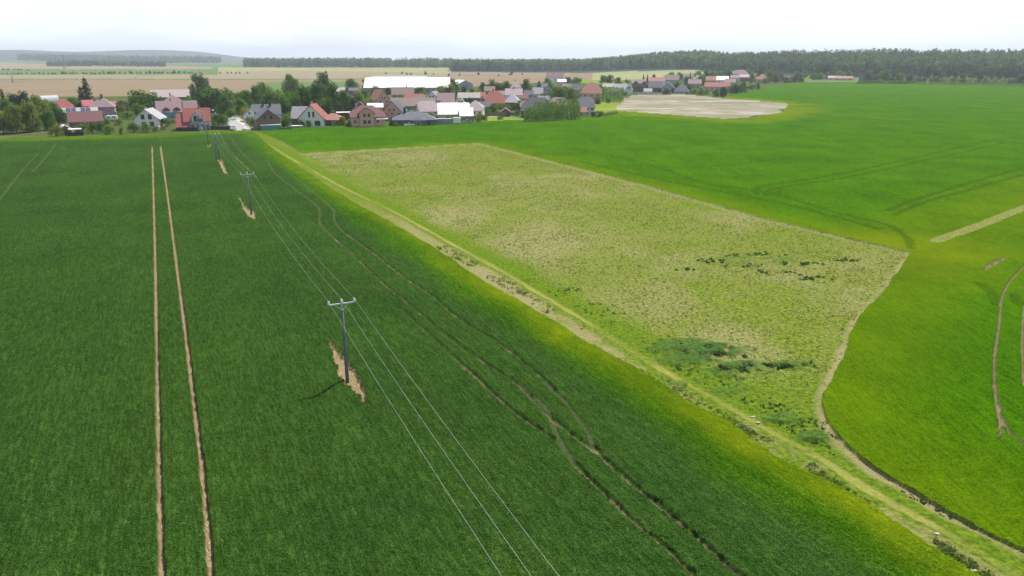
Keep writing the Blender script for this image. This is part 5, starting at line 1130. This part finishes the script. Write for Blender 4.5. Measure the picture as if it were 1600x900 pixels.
# garden bushes and small trees filling the plots, each named after the house it grows beside
g_ = random.Random(21); used_ = set(); hl_ = [(o_, o_.location.x, o_.location.y, o_['label']) for o_ in col.objects if o_.get('group') == PLOTS]
for k_ in range(3000):
    if len(used_) >= 150: break
    o_, hx, hy, lb_ = g_.choice(hl_); s_ = mpp(hy)
    sd_ = g_.choice(['left', 'right', 'front', 'back']); 
    key_ = (lb_, sd_)
    if key_ in used_: continue
    dx_ = {'left': -1, 'right': 1}.get(sd_, 0) * g_.uniform(9, 13) + (g_.uniform(-4, 4) if sd_ in ('front', 'back') else 0); dy_ = {'front': -g_.uniform(2, 5), 'back': g_.uniform(16, 22)}.get(sd_, g_.uniform(1, 8))
    x_, y_ = hx + dx_, hy + dy_
    a_, b_ = fold(np.array([x_]), np.array([y_])); a_ = float(a_[0]); b_ = float(b_[0])
    if y_ < 335 and (a_ < 1000) and b_ > 197: continue
    if inside(np.array([x_]), np.array([y_]), polyB)[0] or inside(np.array([x_]), np.array([y_]), dry)[0] or 340 < a_ < 392 or y_ > 850: continue
    if min(math.hypot(x_ - q_[1], y_ - 4 - q_[2]) for q_ in hl_) < 6.0: continue
    used_.add(key_); hh_ = g_.uniform(2.0, 5.5) / s_; col_ = g_.choice(['mid', 'dark', 'bright', 'olive', 'mid', 'dark'])
    pos_ = {'left': 'left of', 'right': 'right of', 'front': 'in front of', 'back': 'behind'}[sd_]
    short_ = ' '.join(lb_.split()[:8]).rstrip(',')
    while short_.split()[-1] in ('a', 'the', 'with', 'of', 'and', 'by', 'in', 'two', 'under', 'between', 'right', 'left', 'just', 'behind', 'above', 'right', 'from', 'on', 'at'): short_ = ' '.join(short_.split()[:-1]).rstrip(',')
    tree(a_, b_, b_ - hh_, hh_ * g_.uniform(.9, 1.4), 'shrub', col_, {'mid': 'green', 'dark': 'dark', 'bright': 'fresh', 'olive': 'olive'}[col_] + ' bush ' + pos_ + ' the ' + short_, 'garden bushes beside the houses')

# weeds and rough grass standing on the fallow land
g = np.random.default_rng(11)
def scatter(name, n, sampler, leaf, size, hh, per, label, accept=None):
    pts = sampler(n); V = []
    if accept is not None: pts = pts[accept(pts)]
    m_ = len(pts); c = np.repeat(pts, per, 0); rs = np.repeat(g.uniform(.5, 1.2, m_), per)
    off = g.normal(0, 1, (m_ * per, 2)) * (hh * .7 * rs)[:, None]
    z = g.uniform(.02, 1, m_ * per) * hh * rs
    cen = np.stack([c[:, 0] + off[:, 0], c[:, 1] + off[:, 1], z], 1)
    nn = np.stack([off[:, 0], off[:, 1], np.full(m_ * per, .25 * hh)], 1); nn /= np.linalg.norm(nn, axis=1)[:, None] + 1e-6
    me = mesh_quads(name, quads(cen, nn, size, g, 1.6), LEAF[leaf]); o = bpy.data.objects.new(name, me); col.objects.link(o)
    return tag(o, label, "weeds", None, "stuff")
fal = np.vstack([PL([(474, 243), (583, 298), (700, 352), (850, 440), (960, 500), (1080, 570), (1200, 655), (1290, 700)]), PL([(1288, 646), (1289, 614), (1311, 575), (1338, 505), (1381, 455), (1418, 399), (1200, 347), (1000, 291), (887, 262), (750, 227)])])
bx0, by0 = fal.min(0); bx1, by1 = fal.max(0)
def uni(n): return np.stack([g.uniform(bx0, bx1, n), g.uniform(by0, by1, n)], 1)
def infal(p): return inside(p[:, 0], p[:, 1], fal) & (g.uniform(0, 1, len(p)) < smooth(.38, .62, fbm(p[:, 0], p[:, 1], 9, 33, 3)))
LEAF['weed'] = leafmat('weed_leaves', (.075, .12, .02), (.20, .26, .06)); LEAF['straw'] = leafmat('dry_grass', (.20, .23, .06), (.40, .40, .15)); LEAF['weedlush'] = leafmat('nettle_leaves', (.030, .085, .025), (.10, .18, .045))
scatter('weeds', 26000, uni, 'weed', .06, .13, 4, 'low weeds scattered over the fallow field', infal)
scatter('dry_grass', 22000, uni, 'straw', .075, .15, 4, 'dry grass tussocks scattered over the fallow field', lambda p: inside(p[:, 0], p[:, 1], fal))
def clump(cs):
    def f(n):
        k = g.integers(0, len(cs), n); c = np.array([P(a, b_) for a, b_, _, _ in cs])[k]; rr = np.array([[r1, r2] for _, _, r1, r2 in cs])[k]
        return c + g.normal(0, .5, (n, 2)) * rr
    return f
scatter('weeds', 90, clump([(1108, 408, 3.5, 1.2), (1150, 402, 3, 1.5), (1200, 398, 3, 1.2), (1195, 425, 4, 1.0), (1160, 415, 4, 1.2), (1250, 412, 3, 1.0), (1265, 435, 3, 1), (1330, 408, 3, 1), (1075, 422, 1.5, .6)]), 'weedlush', .09, .22, 26, 'dark green weed clumps in the right half of the fallow field')
scatter('weeds', 260, clump([(1115, 552, 3.6, 1.3), (1150, 575, 2.2, 1.0), (1060, 540, 2.2, .9), (1085, 545, 2, 1), (1225, 573, 2.4, .7)]), 'weedlush', .08, .20, 18, 'lush dark nettle patch near the track')
def along(line, off0, off1, lo, hi):
    l = track
    def f(n):
        i = g.uniform(lo, hi, n) * (len(l) - 2); k = i.astype(int); t = (i - k)[:, None]; p = l[k] * (1 - t) + l[k + 1] * t; d = l[k + 1] - l[k]; d /= np.hypot(d[:, 0], d[:, 1])[:, None] + 1e-9
        return p + np.stack([-d[:, 1], d[:, 0]], 1) * g.uniform(off0, off1, n)[:, None]
    return f
scatter('weeds', 900, along(track, 1.2, 6, .3, .97), 'weedlush', .07, .20, 10, 'lush tufts along the field side of the track', lambda p: fbm(p[:, 0], p[:, 1], 5, 44, 3) > .52)
scatter('weeds', 1100, along(track, -3.2, -1.1, .3, .97), 'weed', .07, .20, 10, 'scruffy weeds in the strip between track and dark crop', lambda p: fbm(p[:, 0], p[:, 1], 4, 45, 3) > .47)
# pale stones on the track verge
for i, (px, b_) in enumerate(((1176, 653), (1188, 656), (1463, 836), (1521, 894), (1184, 662))):
    x, y = P(px, b_); bm = bmesh.new(); bmesh.ops.create_icosphere(bm, subdivisions=2, radius=.12); rr = random.Random(i)
    for v_ in bm.verts: v_.co = Vector((v_.co.x * 1.6, v_.co.y * 1.0, v_.co.z * .55)) * rr.uniform(.8, 1.15)
    me = bpy.data.meshes.new('stone'); bm.to_mesh(me); bm.free(); me.materials.append(WM['stone']); o = bpy.data.objects.new('stone', me); o.location = (x, y, .1); col.objects.link(o)
    tag(o, ('pale stone lying right at the track among weeds', 'pale stone farther right in the weed patch beside the track', 'white stone on the grass left of the track near the bottom right', 'pale stone at the crop edge by the bottom of the photo', 'pale stone below the other two in the weed patch')[i], 'stone')
